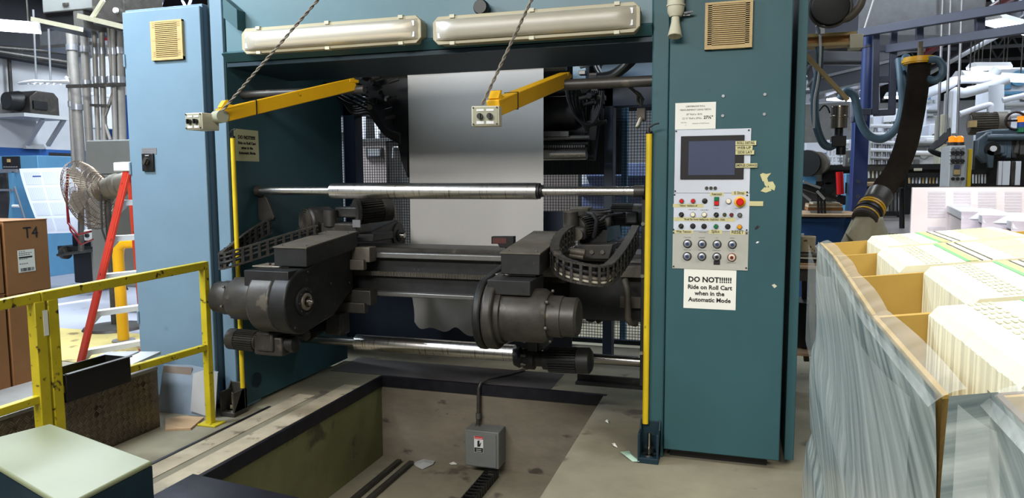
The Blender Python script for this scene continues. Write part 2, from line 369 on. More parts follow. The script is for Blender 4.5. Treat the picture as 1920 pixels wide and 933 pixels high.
# tie rods and yellow arms with pendant boxes
YR=3.97
def pend(lab,far,near,box,bw,corded,rod,rodlab):
    pass
def yellow_arm(lab,far,near,wf,wn,boxlab,bx,by,side):
    a=P(*far[:2],Y=far[2]);b=P(*near[:2],Y=near[2])
    t=T('swing_arm',lab,'arm',(a.x,a.y,a.z),'yellow swing arms')
    d=(b-a).normalized()
    O('tube',MB().bar(a,b,.065,.075),'yellow_clean',t,bevel=.004)
    n=d.cross(U).normalized()
    O('end_tab',MB().bar(a-d*.02+U*.01,a+d*.05+U*.03,.07,.02),'yellow_clean',t,bevel=.003)
    O('hook',MB().prism([b-d*.12+U*.03-n*.035,b-d*.02+U*.03-n*.035,b+d*.0+U*.045-n*.025,b-d*.025+U*.075-n*.025,b-d*.04+U*.075-n*.025,b-d*.035+U*.055-n*.025,b-d*.07+U*.04-n*.025],n*.05),'yellow_clean',t)
    O('cable_tie',MB().tube([b-d*.2+n*.035+U*.04,b-d*.2+n*.035-U*.04,b-d*.2-n*.035-U*.04,b-d*.2-n*.035+U*.04],.003,closed=True),'black',t)
    O('cable',MB().tube([b-d*.05+n*.04-U*.02]+[b-d*(.05+L*.1)+n*.037-U*(.02+.012*math.sin(L)) for L in range(1,int((a-b).length*10))]+[a+n*.038+U*.03],.006),'rubber',t)
    return t,a,b,d,n
def pbox(lab,p,ang,wid,hei,dp):
    t=T('pendant_box',lab,'control box',p,'two-knob pendant control boxes')
    rot=Matrix.Rotation(ang,3,'Z')
    def w(x,y,z): return V(p)+rot@V((x,y,z))
    def bx(m,x0,x1,y0,y1,z0,z1):
        vs=[w(*q) for q in[(x0,y0,z0),(x1,y0,z0),(x1,y1,z0),(x0,y1,z0),(x0,y0,z1),(x1,y0,z1),(x1,y1,z1),(x0,y1,z1)]]
        return m.add(vs,[(3,2,1,0),(4,5,6,7),(0,1,5,4),(1,2,6,5),(2,3,7,6),(3,0,4,7)])
    O('enclosure',bx(MB(),-wid/2,wid/2,0,dp,0,hei),'cream',t,bevel=.004)
    M_='pend_face'
    fp=O('face_plate',bx(MB(),-wid/2+.006,wid/2-.006,-.003,0,.005,hei-.005),M_,t,bevel=.002)
    for s in(-1,1):
        k=O('rotary_knob',MB().cyl(w(s*.022,-.003,hei*.48),w(s*.022,-.02,hei*.48),.013,n=16),'black',t)
        O('grip',bx(MB(),s*.022-.004,s*.022+.004,-.028,-.018,hei*.48-.012,hei*.48+.012),'black',k)
        O('label_plate',bx(MB(),s*.022-.017,s*.022+.017,-.005,-.003,hei*.10,hei*.25),'white',t)
        O('label_plate',bx(MB(),s*.022-.017,s*.022+.017,-.005,-.003,hei*.74,hei*.84),'white',t)
        for q in(.008,hei-.008): O('screw',MB().cyl(w(s*(wid/2-.009),-.003,q),w(s*(wid/2-.009),-.006,q),.004,n=8),'black',t)
    return t
M('pend_face',(150,150,128),.5,0,.06,10)
tA,a1,b1,d1,n1=yellow_arm('yellow swing arm over the left roll chuck, reaching towards the left pendant box',(662,158,4.02),(412,217,3.25),0,0,'',0,0,0)
tB,a2,b2,d2,n2=yellow_arm('yellow swing arm crossing in front of the white paper web',(1060,148,4.05),(925,203,3.15),0,0,'',0,0,0)
q=P(364,243,Y=3.17);pbox('cream pendant box with two black knobs in front of the left blue cabinet',q,math.radians(-4),.115,.088,.12)
q=P(910,236,Y=3.05);pbox('cream pendant box with two black knobs hanging in front of the paper web',q,math.radians(8),.125,.088,.07)
O('round_joint',MB().cyl(b1-n1*.036+V((0,0,-.005)),b1+n1*.04+V((0,0,-.005)),.034),'pend_face',tA)
O('joint_plate',MB().bar(b1-d1*.06+n1*.036,b1-d1*.0+n1*.036,.01,.06),'dusty_iron',tA,bevel=.003)
a=P(436,181,Y=YR);b=P(650,168,Y=YR)
t=O('tie_rod',MB().cyl((XI,YR+.05,2.06),(-2.2,YR+.05,2.06),.026),'iron',label='dark round tie rod running behind the yellow swing arm from the left upright',cat='rod')
a=P(1036,160,Y=YR)
t=O('tie_rod',MB().cyl((a.x,YR,a.z),(XO,YR,a.z),.03),'iron',label='dark round tie rod between the right upright and the second yellow arm',cat='rod')
M('braid',(120,112,100),.6,.3,.4,60)
def cord(name,lab,p,q,par=None):
    q=p+(q-p)*((7.08-p.z)/(q.z-p.z));m=MB();n=int((q-p).length*90);d=(q-p);e=d.cross(U).normalized();g=d.cross(e).normalized()
    for s in(0,pi): m.tube([p+d*(i/n)+(e*math.cos(i*.9+s)+g*math.sin(i*.9+s))*.0045 for i in range(n+1)],.0042,6)
    O(name,m,'braid',label=lab,cat='cord',group='braided suspension cords')
cord('suspension_cord','braided cord rising from the arm end at the left pendant box past the first lamp',P(417,207,Y=3.22),P(608,-14,Y=3.3))
cord('suspension_cord','braided cord rising from the middle pendant box past the second lamp',P(904,196,Y=3.08),P(1003,-14,Y=3.3))
# notices
def notice(name,lab,x0,y0,x1,y1,Y,lines,par=None,mat='paper'):
    a=P(x0,(y0+y1)/2,Y=Y);b=P(x1,(y0+y1)/2,Y=Y);c=P((x0+x1)/2,y0,Y=Y);e=P((x0+x1)/2,y1,Y=Y)
    o=O(name,MB().box(a.x,b.x,Y-.0015,Y,e.z,c.z),mat,label=lab,cat='paper sign')
    W=b.x-a.x;H=c.z-e.z
    for (s,u,v,h,bo,al,mt) in lines:
        TXT(s,(a.x+W*u,Y-.002,c.z-H*v),h*H,mt,o,bold=bo,al=al)
    return o
notice('warning_notice','paper DO NOT ride notice taped below the button panel',1282,505,1380,579,YF-.015,
 [('DO NOT!!!!!!',.5,.32,.13,.0014,'CENTER','ink'),('Ride on Roll Cart',.5,.50,.105,.0009,'CENTER','ink'),('when in the',.5,.655,.105,.0009,'CENTER','ink'),('Automatic Mode',.5,.82,.105,.0009,'CENTER','ink')])
notice('measurement_notice','paper notice headed CENTERLINE ROLL above the button panel',1266,192,1342,242,YF-.015,
 [('CENTERLINE ROLL',.5,.17,.06,0,'CENTER','ink'),('MEASUREMENT USING TEETH',.5,.30,.06,0,'CENTER','ink'),('35" Roll x 18 N',.47,.47,.065,0,'CENTER','ink'),('52 ½" Roll x 27¾L',.42,.62,.065,0,'CENTER','ink'),('27½"',.82,.62,.11,.0006,'CENTER','ink'),('Web Size',.14,.76,.04,0,'LEFT','ink_soft'),('Centerline of Web Position',.42,.80,.04,0,'LEFT','ink_soft'),('2',.26,.86,.04,0,'LEFT','ink_soft')])
# the same notice on the inner plate (faces right, x = const)
X=XI+.002
a=P(440,272,X=X);b=P(485,272,X=X);c=P(462,243,X=X);e=P(462,302,X=X)
M('paper_dim',(190,190,150),.75,0,.03,4)
o=O('warning_notice',MB().box(X-.0015,X,a.y,b.y,e.z,c.z),'paper_dim',label='yellowed DO NOT ride notice on the dark inner plate of the left upright',cat='paper sign')
fm=Matrix.Rotation(pi/2,4,'Z')@Matrix.Rotation(pi/2,4,'X');W=b.y-a.y;H=c.z-e.z
for s,v,h,bo in(('DO NOT!!!!!!',.30,.105,.0014),('Ride on Roll Cart',.47,.085,.0009),('when in the',.62,.085,.0009),('Automatic Mode',.78,.085,.0009)):
    TXT(s,(X+.0005,a.y+W*.5,c.z-H*v),h*H,'ink',o,bold=bo,al='CENTER',face=fm,sx=1.0)
# horn on the operator cabinet
p=P(1266,50,Y=3.78)
t=T('signal_horn','small beige signal horn hanging at the top edge of the operator cabinet','horn',(p.x,3.80,p.z))
q=P(1266,24,Y=3.78)
O('motor_body',MB().lathe((p.x,3.80,q.z-.015),(0,0,1),[(0,.03),(.02,.041),(.05,.043),(.05,.047),(.058,.047),(.06,.043),(.14,.043)],24),'cream',t)
O('bell',MB().lathe((p.x,3.80,q.z-.0),(0,-.25,-1),[(0,.018),(.05,.022),(.12,.036),(.122,.033),(.06,.018)],24,cap=False),'cream',t)
O('bracket',MB().box(p.x-.01,p.x+.07,3.81,3.835,q.z-.01,q.z),'galv',t)
O('screw',MB().cyl((p.x+.04,3.80,q.z),(p.x+.085,3.80,q.z+.004),.006,n=8),'galv',t)
# ------------------------------------------------------------ button panel
YP=YF-.019
hp=T('button_panel','white operator panel with touch screen, hand-lettered tape and rows of buttons','control panel',P(1335,505,Y=YP))
M('panel_top',(196,202,212),.4,0,.03,6);M('panel_low',(170,170,160),.5,0,.06,8,spots=(140,138,128),spot_scale=8,spot_th=.66)
def pr(x0,y0,x1,y1,Y,d):
    a=P(x0,(y0+y1)/2,Y=Y);b=P(x1,(y0+y1)/2,Y=Y);c=P((x0+x1)/2,y0,Y=Y);e=P((x0+x1)/2,y1,Y=Y)
    return MB().box(a.x,b.x,Y,Y+d,e.z,c.z)
O('upper_plate',pr(1265,242,1407,361.5,YP,.004),'panel_top',hp,bevel=.001)
O('middle_plate',pr(1263,362,1405,433,YP,.004),'panel_top',hp,bevel=.001)
O('lower_plate',pr(1261,433.5,1403,505,YP,.004),'panel_low',hp,bevel=.001)
fr=O('screen_bezel',pr(1276,254,1395,336,YP-.006,.008),'ink',hp,bevel=.002)
O('screen',pr(1291,264,1378,328,YP-.0075,.003),'screen',fr)
def btn(name,x,y,r,mat,ring='black',h=.012,label=None,inner=None):
    p=P(x,y,Y=YP);R=m_(r,p)
    o=O(name,MB().lathe(p,(0,-1,0),[(0,R),(.004,R),(.006,R*.82)],24),ring,hp)
    O('cap',MB().lathe(p+V((0,-.005,0)),(0,-1,0),[(0,R*.8),(h*.8,R*.78),(h,R*.6)],24),mat,o,label=label)
    if inner: O('key_core',MB().cyl(p+V((0,-.005-h,0)),p+V((0,-.009-h,0)),R*.38,n=14),inner,o)
    return o
btn('push_button',1278,376.5,4.6,'red_btn','galv');btn('push_button',1299.5,376.5,4.6,'red_btn','galv');btn('push_button',1321.5,376.5,5,'black','ink',.004)
p=P(1343.5,377,Y=YP);o=O('rocker_switch',pr(1339,369,1348,385,YP-.008,.01),'black',hp,bevel=.001);O('start_key',pr(1339.5,369.5,1347.5,376,YP-.011,.004),'green_btn',o,label='green upper key');O('stop_key',pr(1339.5,377,1347.5,384,YP-.011,.004),'red_btn',o,label='red lower key')
btn('push_button',1366,377,5.4,'white_btn','galv')
p=P(1387.5,378,Y=YP);R=m_(10.5,p)
o=O('emergency_stop',MB().lathe(p,(0,-1,0),[(0,R),(.006,R*.97),(.007,R*.9)],28),'yellow_clean',hp);O('cap',MB().lathe(p+V((0,-.006,0)),(0,-1,0),[(0,R*.42),(.015,R*.42),(.018,R*.66),(.026,R*.66),(.03,R*.5)],28),'red_btn',o,label='red mushroom cap')
def sel(x,y): 
    o=btn('selector_switch',x,y,4.7,'black','ink');p=P(x,y,Y=YP);O('pointer',MB().bar(p+V((-.006,-.02,-.006)),p+V((.006,-.02,.006)),.008,.006,up=(0,1,0)),'iron',o)
sel(1277.5,402);btn('push_button',1299,402,5,'white_btn','galv');btn('push_button',1320.5,402,5,'white_btn','galv');sel(1343,402.5)
btn('indicator_light',1358.5,402,3.5,'olive');btn('indicator_light',1371.5,402.5,3.8,'maroon');btn('push_button',1387,403,4.4,'grey_steel')
sel(1277,423.5);btn('push_button',1299,423.5,5,'ink','ink',.004);btn('push_button',1320,424,5,'ink','ink',.004);btn('push_button',1342.5,424,4.7,'green_btn','galv');btn('push_button',1364.5,424.5,5,'ink','ink',.004);btn('push_button',1386.5,425,5,'amber','galv')
for i,x in enumerate((1289,1316.5,1344.5,1373)):
    btn('key_switch',x,456.5+i*.5,8,'galv','ink',.010,inner='blue_btn')
    if i<3: btn('key_switch',x-.5,480+i*.5,8,'galv','ink',.010,inner='blue_btn' if i<2 else 'black')
btn('key_switch',1372,482,8,'cream','maroon',.010,inner='maroon')
O('tag_plate',pr(1338,488.5,1350,496,YP-.002,.002),'ink',hp)
o=O('data_port',pr(1321,348.5,1345,356.5,YP-.001,.001),'panel_top',hp)
for i,x in enumerate((1325,1333,1341)):
    p=P(x,352.5,Y=YP-.001);O('socket',MB().cyl(p,p+V((0,-.003,0)),m_(3.3,p),n=16),'iron',o)
for x,y in((1268,246),(1404,244),(1266,358),(1401,360),(1265,365),(1401,366),(1263,430),(1400,431),(1263,436),(1400,437),(1263,499),(1399,502)):
    p=P(x,y,Y=YP);O('screw',MB().cyl(p,p+V((0,-.003,0)),m_(1.6,p),n=8),'ink',hp)
def tape(x0,y0,x1,y1,s,h=.6,dy=0):
    o=O('tape_label',pr(x0,y0,x1,y1,YP-.0085 if x0>1375 and y1<320 else YP-.001,.0008),'tape',hp)
    p=P((x0+x1)/2,y1-(y1-y0)*.25,Y=YP-(.0092 if x0>1375 and y1<320 else .0014))
    TXT(s,p,m_((y1-y0)*h,p),'ink',o,al='CENTER',bold=.0002,sx=min(1,(x1-x0)/(len(s)*(y1-y0)*h*.95+.01)))
tape(1379,264,1418,272,'ROLL DETAIL');tape(1379,273,1411,281,'WEB UP');tape(1379,281.5,1414,289.5,'SIDE LAY');tape(1379,306,1420,314,'EMERGE CHANGE')
tape(1331,360.5,1357,367.5,'Power/switch');tape(1372,358.5,1400,365.5,'E Stop',.75)
tape(1262,382,1319,388.5,'Tilt/level   Impression off',.5);tape(1263,407.5,1378,414.5,'Tilt unit  Run Unwind  Running brake  Chuck Switch  Chucks',.5)
tape(1264,431,1300,437.5,'Web Tension',.65);tape(1329,430.5,1354,438,'Splice',.75);tape(1369,432,1397,439.5,'RESET',.8)
tape(1405,377,1431,386,'',.5)
for x,y,s in((1299,393.5,10),(1321,394,9),(1343,391,6),(1384,391,7),(1318,436,9),(1289,445.5,8),(1316,446,7),(1344,446.5,'UP'),(1373,447,'DOWN'),(1289,469,8),(1317,469.5,9),(1344,470,9),(1373,471,'E - STOP'),(1372,493,10)):
    p=P(x,y,Y=YP)
    if isinstance(s,str): TXT(s,p+V((0,-.0005,0)),m_(1.9,p),'ink_soft',hp,al='CENTER')
    else: LN(p+V((0,-.0002,0)),m_(s*1.6,p),m_(1.3,p),'ink_soft',hp)
# torn tape, marks
p=P(1438,345,Y=YF-.0155);m=MB()
for k,pts in enumerate((((1425,327),(1430,324),(1437,326),(1446,324),(1441,330),(1437,336),(1430,340)),((1430,334),(1438,332),(1441,343),(1439,352),(1434,347)),((1437,341),(1449,340),(1454,349),(1452,357),(1443,353)),((1426,358),(1433,351),(1442,351),(1447,357),(1436,361)))): m.prism([P(x,y,Y=YF-.0155-.0004*k) for x,y in pts],(0,-.001,0))
o=O('torn_tape',m,'tape',label='torn crumpled tape patch beside the touch screen on the teal door',cat='tape')
o=O('paint_scuff',MB().prism([P(x,y,Y=YF-.0154) for x,y in((1415,428),(1418,424),(1422,421),(1421,425),(1426,423),(1420,429),(1416,431))],(0,-.0005,0)),'ink',dr)
O('paint_scuff',MB().prism([P(x,y,Y=YF-.0154) for x,y in((1417,455),(1420,452),(1424,453),(1420,456))],(0,-.0005,0)),'white',dr)
O('paint_scuff',MB().prism([P(x,y,Y=YF-.0154) for x,y in((1447,534),(1452,532),(1457,536),(1452,540))],(0,-.0005,0)),'cream',dr)
# ================================================================ ROLLERS
def roller(lab,pts,Y,z=None):
    """pts: list of (px, radius m) along X; axis at Y, from left pixel centre height"""
    pa=P(pts[0][0],pts[0][2],Y=Y);t=None
    prof=[];x0=pa.x
    return
YT=4.12;zT=1.437
def X_at(px,py,Y): return P(px,py,Y=Y).x
t=T('idler_roller','long polished steel idler roller above the chuck arms, with a thicker middle sleeve','roller',(-1.8,YT,zT))
O('shaft',MB().cyl((-3.05,YT,zT),(-.50,YT,zT),.027,n=24),'chrome',t)
xa=X_at(622,360,YT);xb=X_at(1009,364,YT);O('sleeve',MB().lathe((xa,YT,zT),(1,0,0),[(0,.03),(.004,.05),(xb-xa-.004,.05),(xb-xa,.03)],32),'chrome',t)
O('collar',MB().lathe((xb,YT,zT),(1,0,0),[(0,.047),(.012,.047),(.013,.036),(.03,.036)],28),'iron_dark',t)
O('end_bearing',MB().cyl((-.56,YT,zT),(-.50,YT,zT),.033),'iron',t)
O('end_bearing',MB().cyl((-3.085,YT,zT),(-3.05,YT,zT),.034),'iron',t)
mb=MB().prism([P(x,y,Y=4.14) for x,y in((474,352),(489,360),(500,372),(514,407),(511,414),(492,416),(477,405))],(0,.02,0))
O('roller_bracket',mb,'iron',label='dark steel bracket plate under the left end of the polished idler roller',cat='bracket',bevel=.003)
YB=4.55;zB=P(760,647,Y=YB).z
t=T('idler_roller','lower steel idler roller just above the floor behind the pit edge','roller',(-1.8,YB,zB))
O('shaft',MB().cyl((-3.07,YB,zB),(-.47,YB,zB),.033,n=24),'steel',t)
xa=X_at(668,640,YB);xb=X_at(966,664,YB);O('sleeve',MB().lathe((xa,YB,zB),(1,0,0),[(0,.03),(.004,.056),(xb-xa-.004,.056),(xb-xa,.03)],32),'chrome',t)
mb=MB().box(-1.0,-.5,4.60,4.68,.145,.165).box(-1.0,-.5,4.66,4.68,.145,.20)
O('guide_rail',mb,'iron_dark',label='dark steel ledge under the right end of the lower roller',cat='rail')
# ================================================================ CROSS BEAM
YBm=4.33
def zz(px,py,Y): return P(px,py,Y=Y).z
zt_=zz(760,471,YBm);zb_=zz(760,557,YBm)
bm=T('carriage_beam','horizontal steel carriage beam with toothed rack on which both chuck arms slide','beam',(-1.75,YBm,zb_))
xl,xr=-2.62,-.50
O('girder',MB().box(xl,xr,YBm+.05,YBm+.42,zb_+.01,zt_-.015),'iron_dark',bm,bevel=.005)
O('upper_guide_rail',MB().box(xl,xr,YBm,YBm+.07,zt_-.05,zt_-.012),'grey_steel',bm,bevel=.006)
O('lower_guide_rail',MB().box(xl,xr,YBm,YBm+.07,zb_,zb_+.03),'grey_steel',bm,bevel=.006)
O('rear_cover',MB().box(xl,xr,YBm+.09,YBm+.42,zt_-.016,zt_+.012),'iron',bm,bevel=.004)
O('girder_end',MB().box(-.98,xr,YBm-.02,YBm+.3,zb_-.08,zt_-.03),'iron_dark',bm,bevel=.006)
O('end_clamp',MB().box(-.66,xr,YBm-.09,YBm,zt_-.11,zt_-.04).box(-.66,xr,YBm-.06,YBm,zb_+.01,zb_+.08),'dusty_iron',bm,bevel=.004)
zr_=(zt_+zb_)/2
O('rack_bar',MB().box(xl,xr,YBm+.02,YBm+.06,zr_-.02,zr_+.012),'iron',bm)
m=MB();x=xl+.02
while x<xr-.45:
    m.box(x,x+.005,YBm+.012,YBm+.024,zr_-.018,zr_+.012);x+=.0105
O('rack_teeth',m,'dusty_iron',bm)
# hose elbow at the beam's end
m=MB().tube([P(1172,525,Y=4.2),P(1176,540,Y=4.16),P(1177,575,Y=4.16),P(1178,596,Y=4.16),P(1182,604,Y=4.18),P(1192,606,Y=4.22)],.02,10)
O('hose',m,'dusty_iron',label='dusty hose looping out of a round hole at the right end of the carriage beam',cat='hose')
O('cable_hole',MB().cyl(P(1171,525,Y=4.305),P(1171,525,Y=4.305)+V((0,.02,0)),.035),'black',bm)
# ================================================================ CHUCK ARMS
def arm(lab,xf,s,Yh,zh,Yr,zr,R,face_px,neck,hr,mr,xm,xe):
    """xf: chuck face x, s: direction the chuck looks, neck: x where drum meets gear housing"""
    t=T('chuck_arm',lab,'roll chuck arm',(xf,Yr,zr-R),'front chuck arms')
    sl=(zr-zh)/(Yr-Yh)
    def outline(x,r,y1,rr_=None):
        pts=[]
        for i in range(17):
            a=pi/2+pi*i/16;pts.append((x,Yh+r*math.cos(a),zh+r*math.sin(a)))
        pts.append((x,y1-.25,zh+sl*(y1-.25-Yh)-r));pts.append((x,y1,zh+sl*(y1-Yh)-r+.10));pts.append((x,y1,zh+sl*(y1-Yh)+r))
        return pts
    w=abs(neck-xf)
    O('chuck_cover',MB().prism(outline(xf,R,Yr),(-s*w*.42,0,0)),'iron_dark',t,bevel=.012,seg=3)
    O('gear_case',MB().prism(outline(xf-s*(w*.42+.002),R-.004,Yr),(-s*w*.58,0,0)),'iron',t,bevel=.014,seg=3)
    hb=O('hub',MB().lathe((xf,Yh,zh),(s,0,0),[(0,.085),(.012,.085),(.016,.078),(.016,.062),(.008,.060)],36),'iron_dark',t)
    O('bearing_ring',MB().lathe((xf+s*.006,Yh,zh),(s,0,0),[(0,.052),(.018,.052),(.02,.047),(.02,.034),(.006,.033)],32),'blade',hb)
    O('chuck_spindle',MB().lathe((xf+s*.0,Yh,zh),(s,0,0),[(0,.024),(.045,.024),(.05,.018),(.06,.008)],24),'steel',hb,label='bright steel chuck spindle')
    m=MB()
    for i in range(8):
        a=2*pi*i/8;c=V((xf+s*.014,Yh+.07*math.cos(a),zh+.07*math.sin(a)));m.cyl(c,c+V((s*.006,0,0)),.006,n=8)
    O('hub_bolts',m,'iron',hb)
    for y,dz in((Yh+.05,R-.03),(Yr-.05,R-.03),(Yr-.05,-R+.15),(Yh+.3,.02),(Yh-.1,-R+.07),(Yh+.22,-R+.03)):
        c=V((xf,y,zh+sl*(y-Yh)+dz));O('cover_bolt',MB().cyl(c,c+V((s*.006,0,0)),.008,n=8),'iron',t)
    # motor
    O('gear_housing',MB().lathe((neck,Yh,zh),(-s,0,0),[(0,hr+.015),(.03,hr+.015),(.035,hr),(abs(xm-neck)-.03,hr),(abs(xm-neck),hr-.02)],40),'iron',t)
    O('servo_motor',MB().lathe((xm,Yh,zh),(-s,0,0),[(0,mr),(abs(xe-xm)*.45,mr),(abs(xe-xm)*.47,mr-.006),(abs(xe-xm)-.012,mr-.006),(abs(xe-xm),mr-.02)],40),'iron',t)
    m=MB()
    for i in range(6):
        a=2*pi*i/6+.3;c=V((xm,Yh+(hr-.012)*math.cos(a),zh+(hr-.012)*math.sin(a)));m.cyl(c,c+V((-s*.012,0,0)),.008,n=8)
    O('flange_bolts',m,'dusty_iron',t)
    return t,sl
# left arm
xf=P(668,515,Y=4.28).x
# find hub Y on the face plane
h=P(570,565,X=xf);Yh=h.y;zh=h.z;R_=m_(61,h)
pr1=P(665,513,X=xf)
nk=P(497,560,Y=Yh).x;xm=P(440,560,Y=Yh).x;xe=P(408,560,Y=Yh).x
tL,slL=arm('left dark iron chuck arm, its bright spindle facing the middle of the machine',xf,1,Yh,zh,4.24,pr1.z,R_,0,nk,m_(41,h),m_(33,h),xm,max(xe,-3.2))
print('LEFT arm',xf,Yh,zh,R_,nk,xm,xe)
# right arm
h2=P(915,586,Y=Yh);xf2=P(886,570,Y=Yh-.17).x;nk2=P(940,586,Y=Yh).x;xm2=P(1032,586,Y=Yh).x;xe2=P(1086,588,Y=Yh).x
tR,slR=arm('right dark iron chuck arm whose big motor points at the yellow guard strip',xf2,-1,Yh,h2.z,4.24,h2.z+.07,m_(68,h2),0,nk2,m_(50,h2),m_(38,h2),xm2,xe2)
print('RIGHT arm',xf2,h2.z,nk2,xm2,xe2)
# cover box on top of each arm, switch plate, square block over housing
def topbox(t,fx0,fx1,fy0,fy1,Y0,Y1,dz):
    a=P(fx0,fy1,Y=Y0);b=P(fx1,fy1,Y=Y0);c=P((fx0+fx1)/2,fy0,Y=Y0)
    z0=a.z-.03;zt=c.z;m=MB().prism([(a.x,Y0,z0),(a.x,Y0,zt),(a.x,Y1,zt+dz),(a.x,Y1,z0+dz)],(b.x-a.x,0,0))
    o=O('cover_box',m,'iron_dark',t,bevel=.004)
    O('lid',MB().prism([(a.x-.004,Y0-.004,zt-.004),(a.x-.004,Y0-.004,zt+.004),(a.x-.004,Y1,zt+dz+.004),(a.x-.004,Y1,zt+dz-.004)],(b.x-a.x+.008,0,0)),'dusty_iron',o,bevel=.001)
    mm=MB()
    for x in(a.x+.03,b.x-.03):
        for y in(Y0+.04,Y1-.08):
            z=zt+dz*(y-Y0)/(Y1-Y0)+.003;mm.cyl((x,y,z),(x,y,z+.007),.007,n=8)
    O('lid_screws',mm,'grey_steel',o);return a,b,z0
topbox(tL,514,575,464,489,Yh+.0,4.26,.055)
topbox(tR,939,1012,475,503,Yh+.02,4.36,.07)
def swplate(t,cx,cy,Y,w,d,zt):
    c=P(cx,cy,Z=zt)
    o=O('switch_plate',MB().box(c.x-w/2,c.x+w/2,c.y-d/2,c.y+d/2,zt-.006,zt+.002),'blade',t,bevel=.002,label='light metal switch plate')
    for i in range(3):
        b=O('micro_switch',MB().box(c.x-w*.2+i*.035-.014,c.x-w*.2+i*.035+.014,c.y-.03+i*.012,c.y+.0+i*.012,zt+.002,zt+.014),'dusty_iron',o,bevel=.002)
        O('switch_key',MB().box(c.x-w*.2+i*.035-.007,c.x-w*.2+i*.035+.007,c.y-.022+i*.012,c.y-.010+i*.012,zt+.014,zt+.02),'black',b)
    return c
ztp=zh+R_+.004
O('mounting_block',MB().box(P(474,520,Y=Yh-.05).x,xf-.012,Yh-.13,Yh+.16,zh+.1,ztp-.004),'iron_dark',tL,bevel=.004)
swplate(tL,520,497,0,.26,.14,ztp)
ztp2=h2.z+m_(68,h2)+.004
O('mounting_block',MB().box(xf2+.06,P(1000,520,Y=Yh-.05).x,Yh-.11,Yh+.16,h2.z+.12,ztp2-.004),'iron_dark',tR,bevel=.004)
swplate(tR,972,512,0,.24,.14,ztp2)
# carriages gripping the rails
def carriage(t,x0,x1,cx):
    Y=YBm
    for z,name in((zt_-.02,'upper_clamp'),(zb_+.0,'lower_clamp')):
        O(name,MB().box(x0,x1,Y-.10,Y-.002,z-.05,z+.05).box(x0+.01,x1-.03,Y-.13,Y-.08,z-.10,z-.03),'dusty_iron' if z>.8 else 'iron',t,bevel=.006)
carriage(tL,xf-.25,xf+.13,0);carriage(tR,xf2-.02,xf2+.35,0)
# finned motors slung under the arms
def finmotor(par,name,c0,c1,r,nf=14,mat='iron',endmat='iron'):
    c0=V(c0);c1=V(c1);L=(c1-c0).length;d=(c1-c0)/L
    o=O(name,MB().lathe(c0,d,[(0,r*.6),(.01,r*.82),(L*.68,r*.82),(L*.68+.004,r),(L*.95,r),(L,r*.75)],28),mat,par)
    t=V((0,0,1)) if abs(d.z)<.9 else V((1,0,0));a=d.cross(t).normalized();b=d.cross(a);m=MB()
    for i in range(nf*2):
        an=2*pi*i/(nf*2);n=(a*math.cos(an)+b*math.sin(an));m.bar(c0+d*.02+n*r*.88,c0+d*L*.68+n*r*.88,.004,r*.26,up=n)
    O('cooling_fins',m,mat,o);return o
mo=T('gear_motor','finned grey gear motor slung low under the left chuck arm beside the yellow guard strip','motor',P(500,650,Y=3.72),'gear motors under the chuck arms')
c=P(487,640,Y=3.74);e=P(430,634,Y=3.74)
finmotor(mo,'motor',c,e,m_(20,c),mat='iron')
O('gearbox',MB().box(c.x,c.x+.2,3.68,3.80,c.z-.07,c.z+.05).box(c.x+.03,c.x+.15,3.66,3.82,c.z-.04,c.z+.08),'iron',mo,bevel=.012)
O('output_flange',MB().lathe((c.x+.2,3.74,c.z),(1,0,0),[(0,.045),(.03,.045),(.03,.05),(.06,.05),(.07,.03)],24),'iron_dark',mo)
O('shaft_housing',MB().box(c.x+.04,c.x+.14,3.75,4.0,c.z-.02,c.z+.16),'iron_dark',mo,bevel=.01)
mo2=T('gear_motor','finned black gear motor low under the right chuck arm over the lower roller','motor',P(1040,690,Y=4.0),'gear motors under the chuck arms')
c=P(1024,673,Y=3.95);e=P(1110,676,Y=3.95)
finmotor(mo2,'motor',c,e,m_(24,c),mat='iron_dark')
x0=P(966,672,Y=3.95).x
O('gearbox',MB().lathe((x0,3.95,c.z),(1,0,0),[(0,.05),(.03,.062),(.05,.05),(.07,.065),(.12,.065),(.13,.045),(.17,.045),(.175,.06),(.2,.06)],24),'iron_dark',mo2)
mm=MB()
for i in range(7):
    a=2*pi*i/7;q=V((x0+.05,3.95+.06*math.cos(a),c.z+.06*math.sin(a)));mm.cyl(q,q+V((.03,0,0)),.009,n=8)
O('gearbox_bolts',mm,'dusty_iron',mo2)
O('bracket',MB().box(c.x-.12,c.x-.02,3.93,4.2,c.z+.05,c.z+.10).box(c.x-.1,c.x-.04,3.9,4.0,c.z+.05,c.z+.16),'iron_dark',mo2,bevel=.006)
# small boxes/motor under left arm rear
t=T('brake_motor','small dark motor hanging beneath the rear of the left chuck arm','motor',P(610,625,Y=4.15))
c=P(580,625,Y=4.1);e=P(640,600,Y=4.35);finmotor(t,'motor',(c.x,4.02,c.z+.02),(c.x+.05,4.34,c.z+.1),.07,mat='iron_dark')
o=O('terminal_box',MB().box(e.x-.12,e.x+.06,4.16,4.28,e.z-.05,e.z+.06),'iron',t,bevel=.006)
O('rating_plate',fbox(MB(),622,593,636,609,4.155,.004),'galv',o)
O('clamp_block',MB().box(e.x+.0,e.x+.12,4.14,4.26,e.z-.06,e.z+.09),'iron_dark',t,bevel=.01)
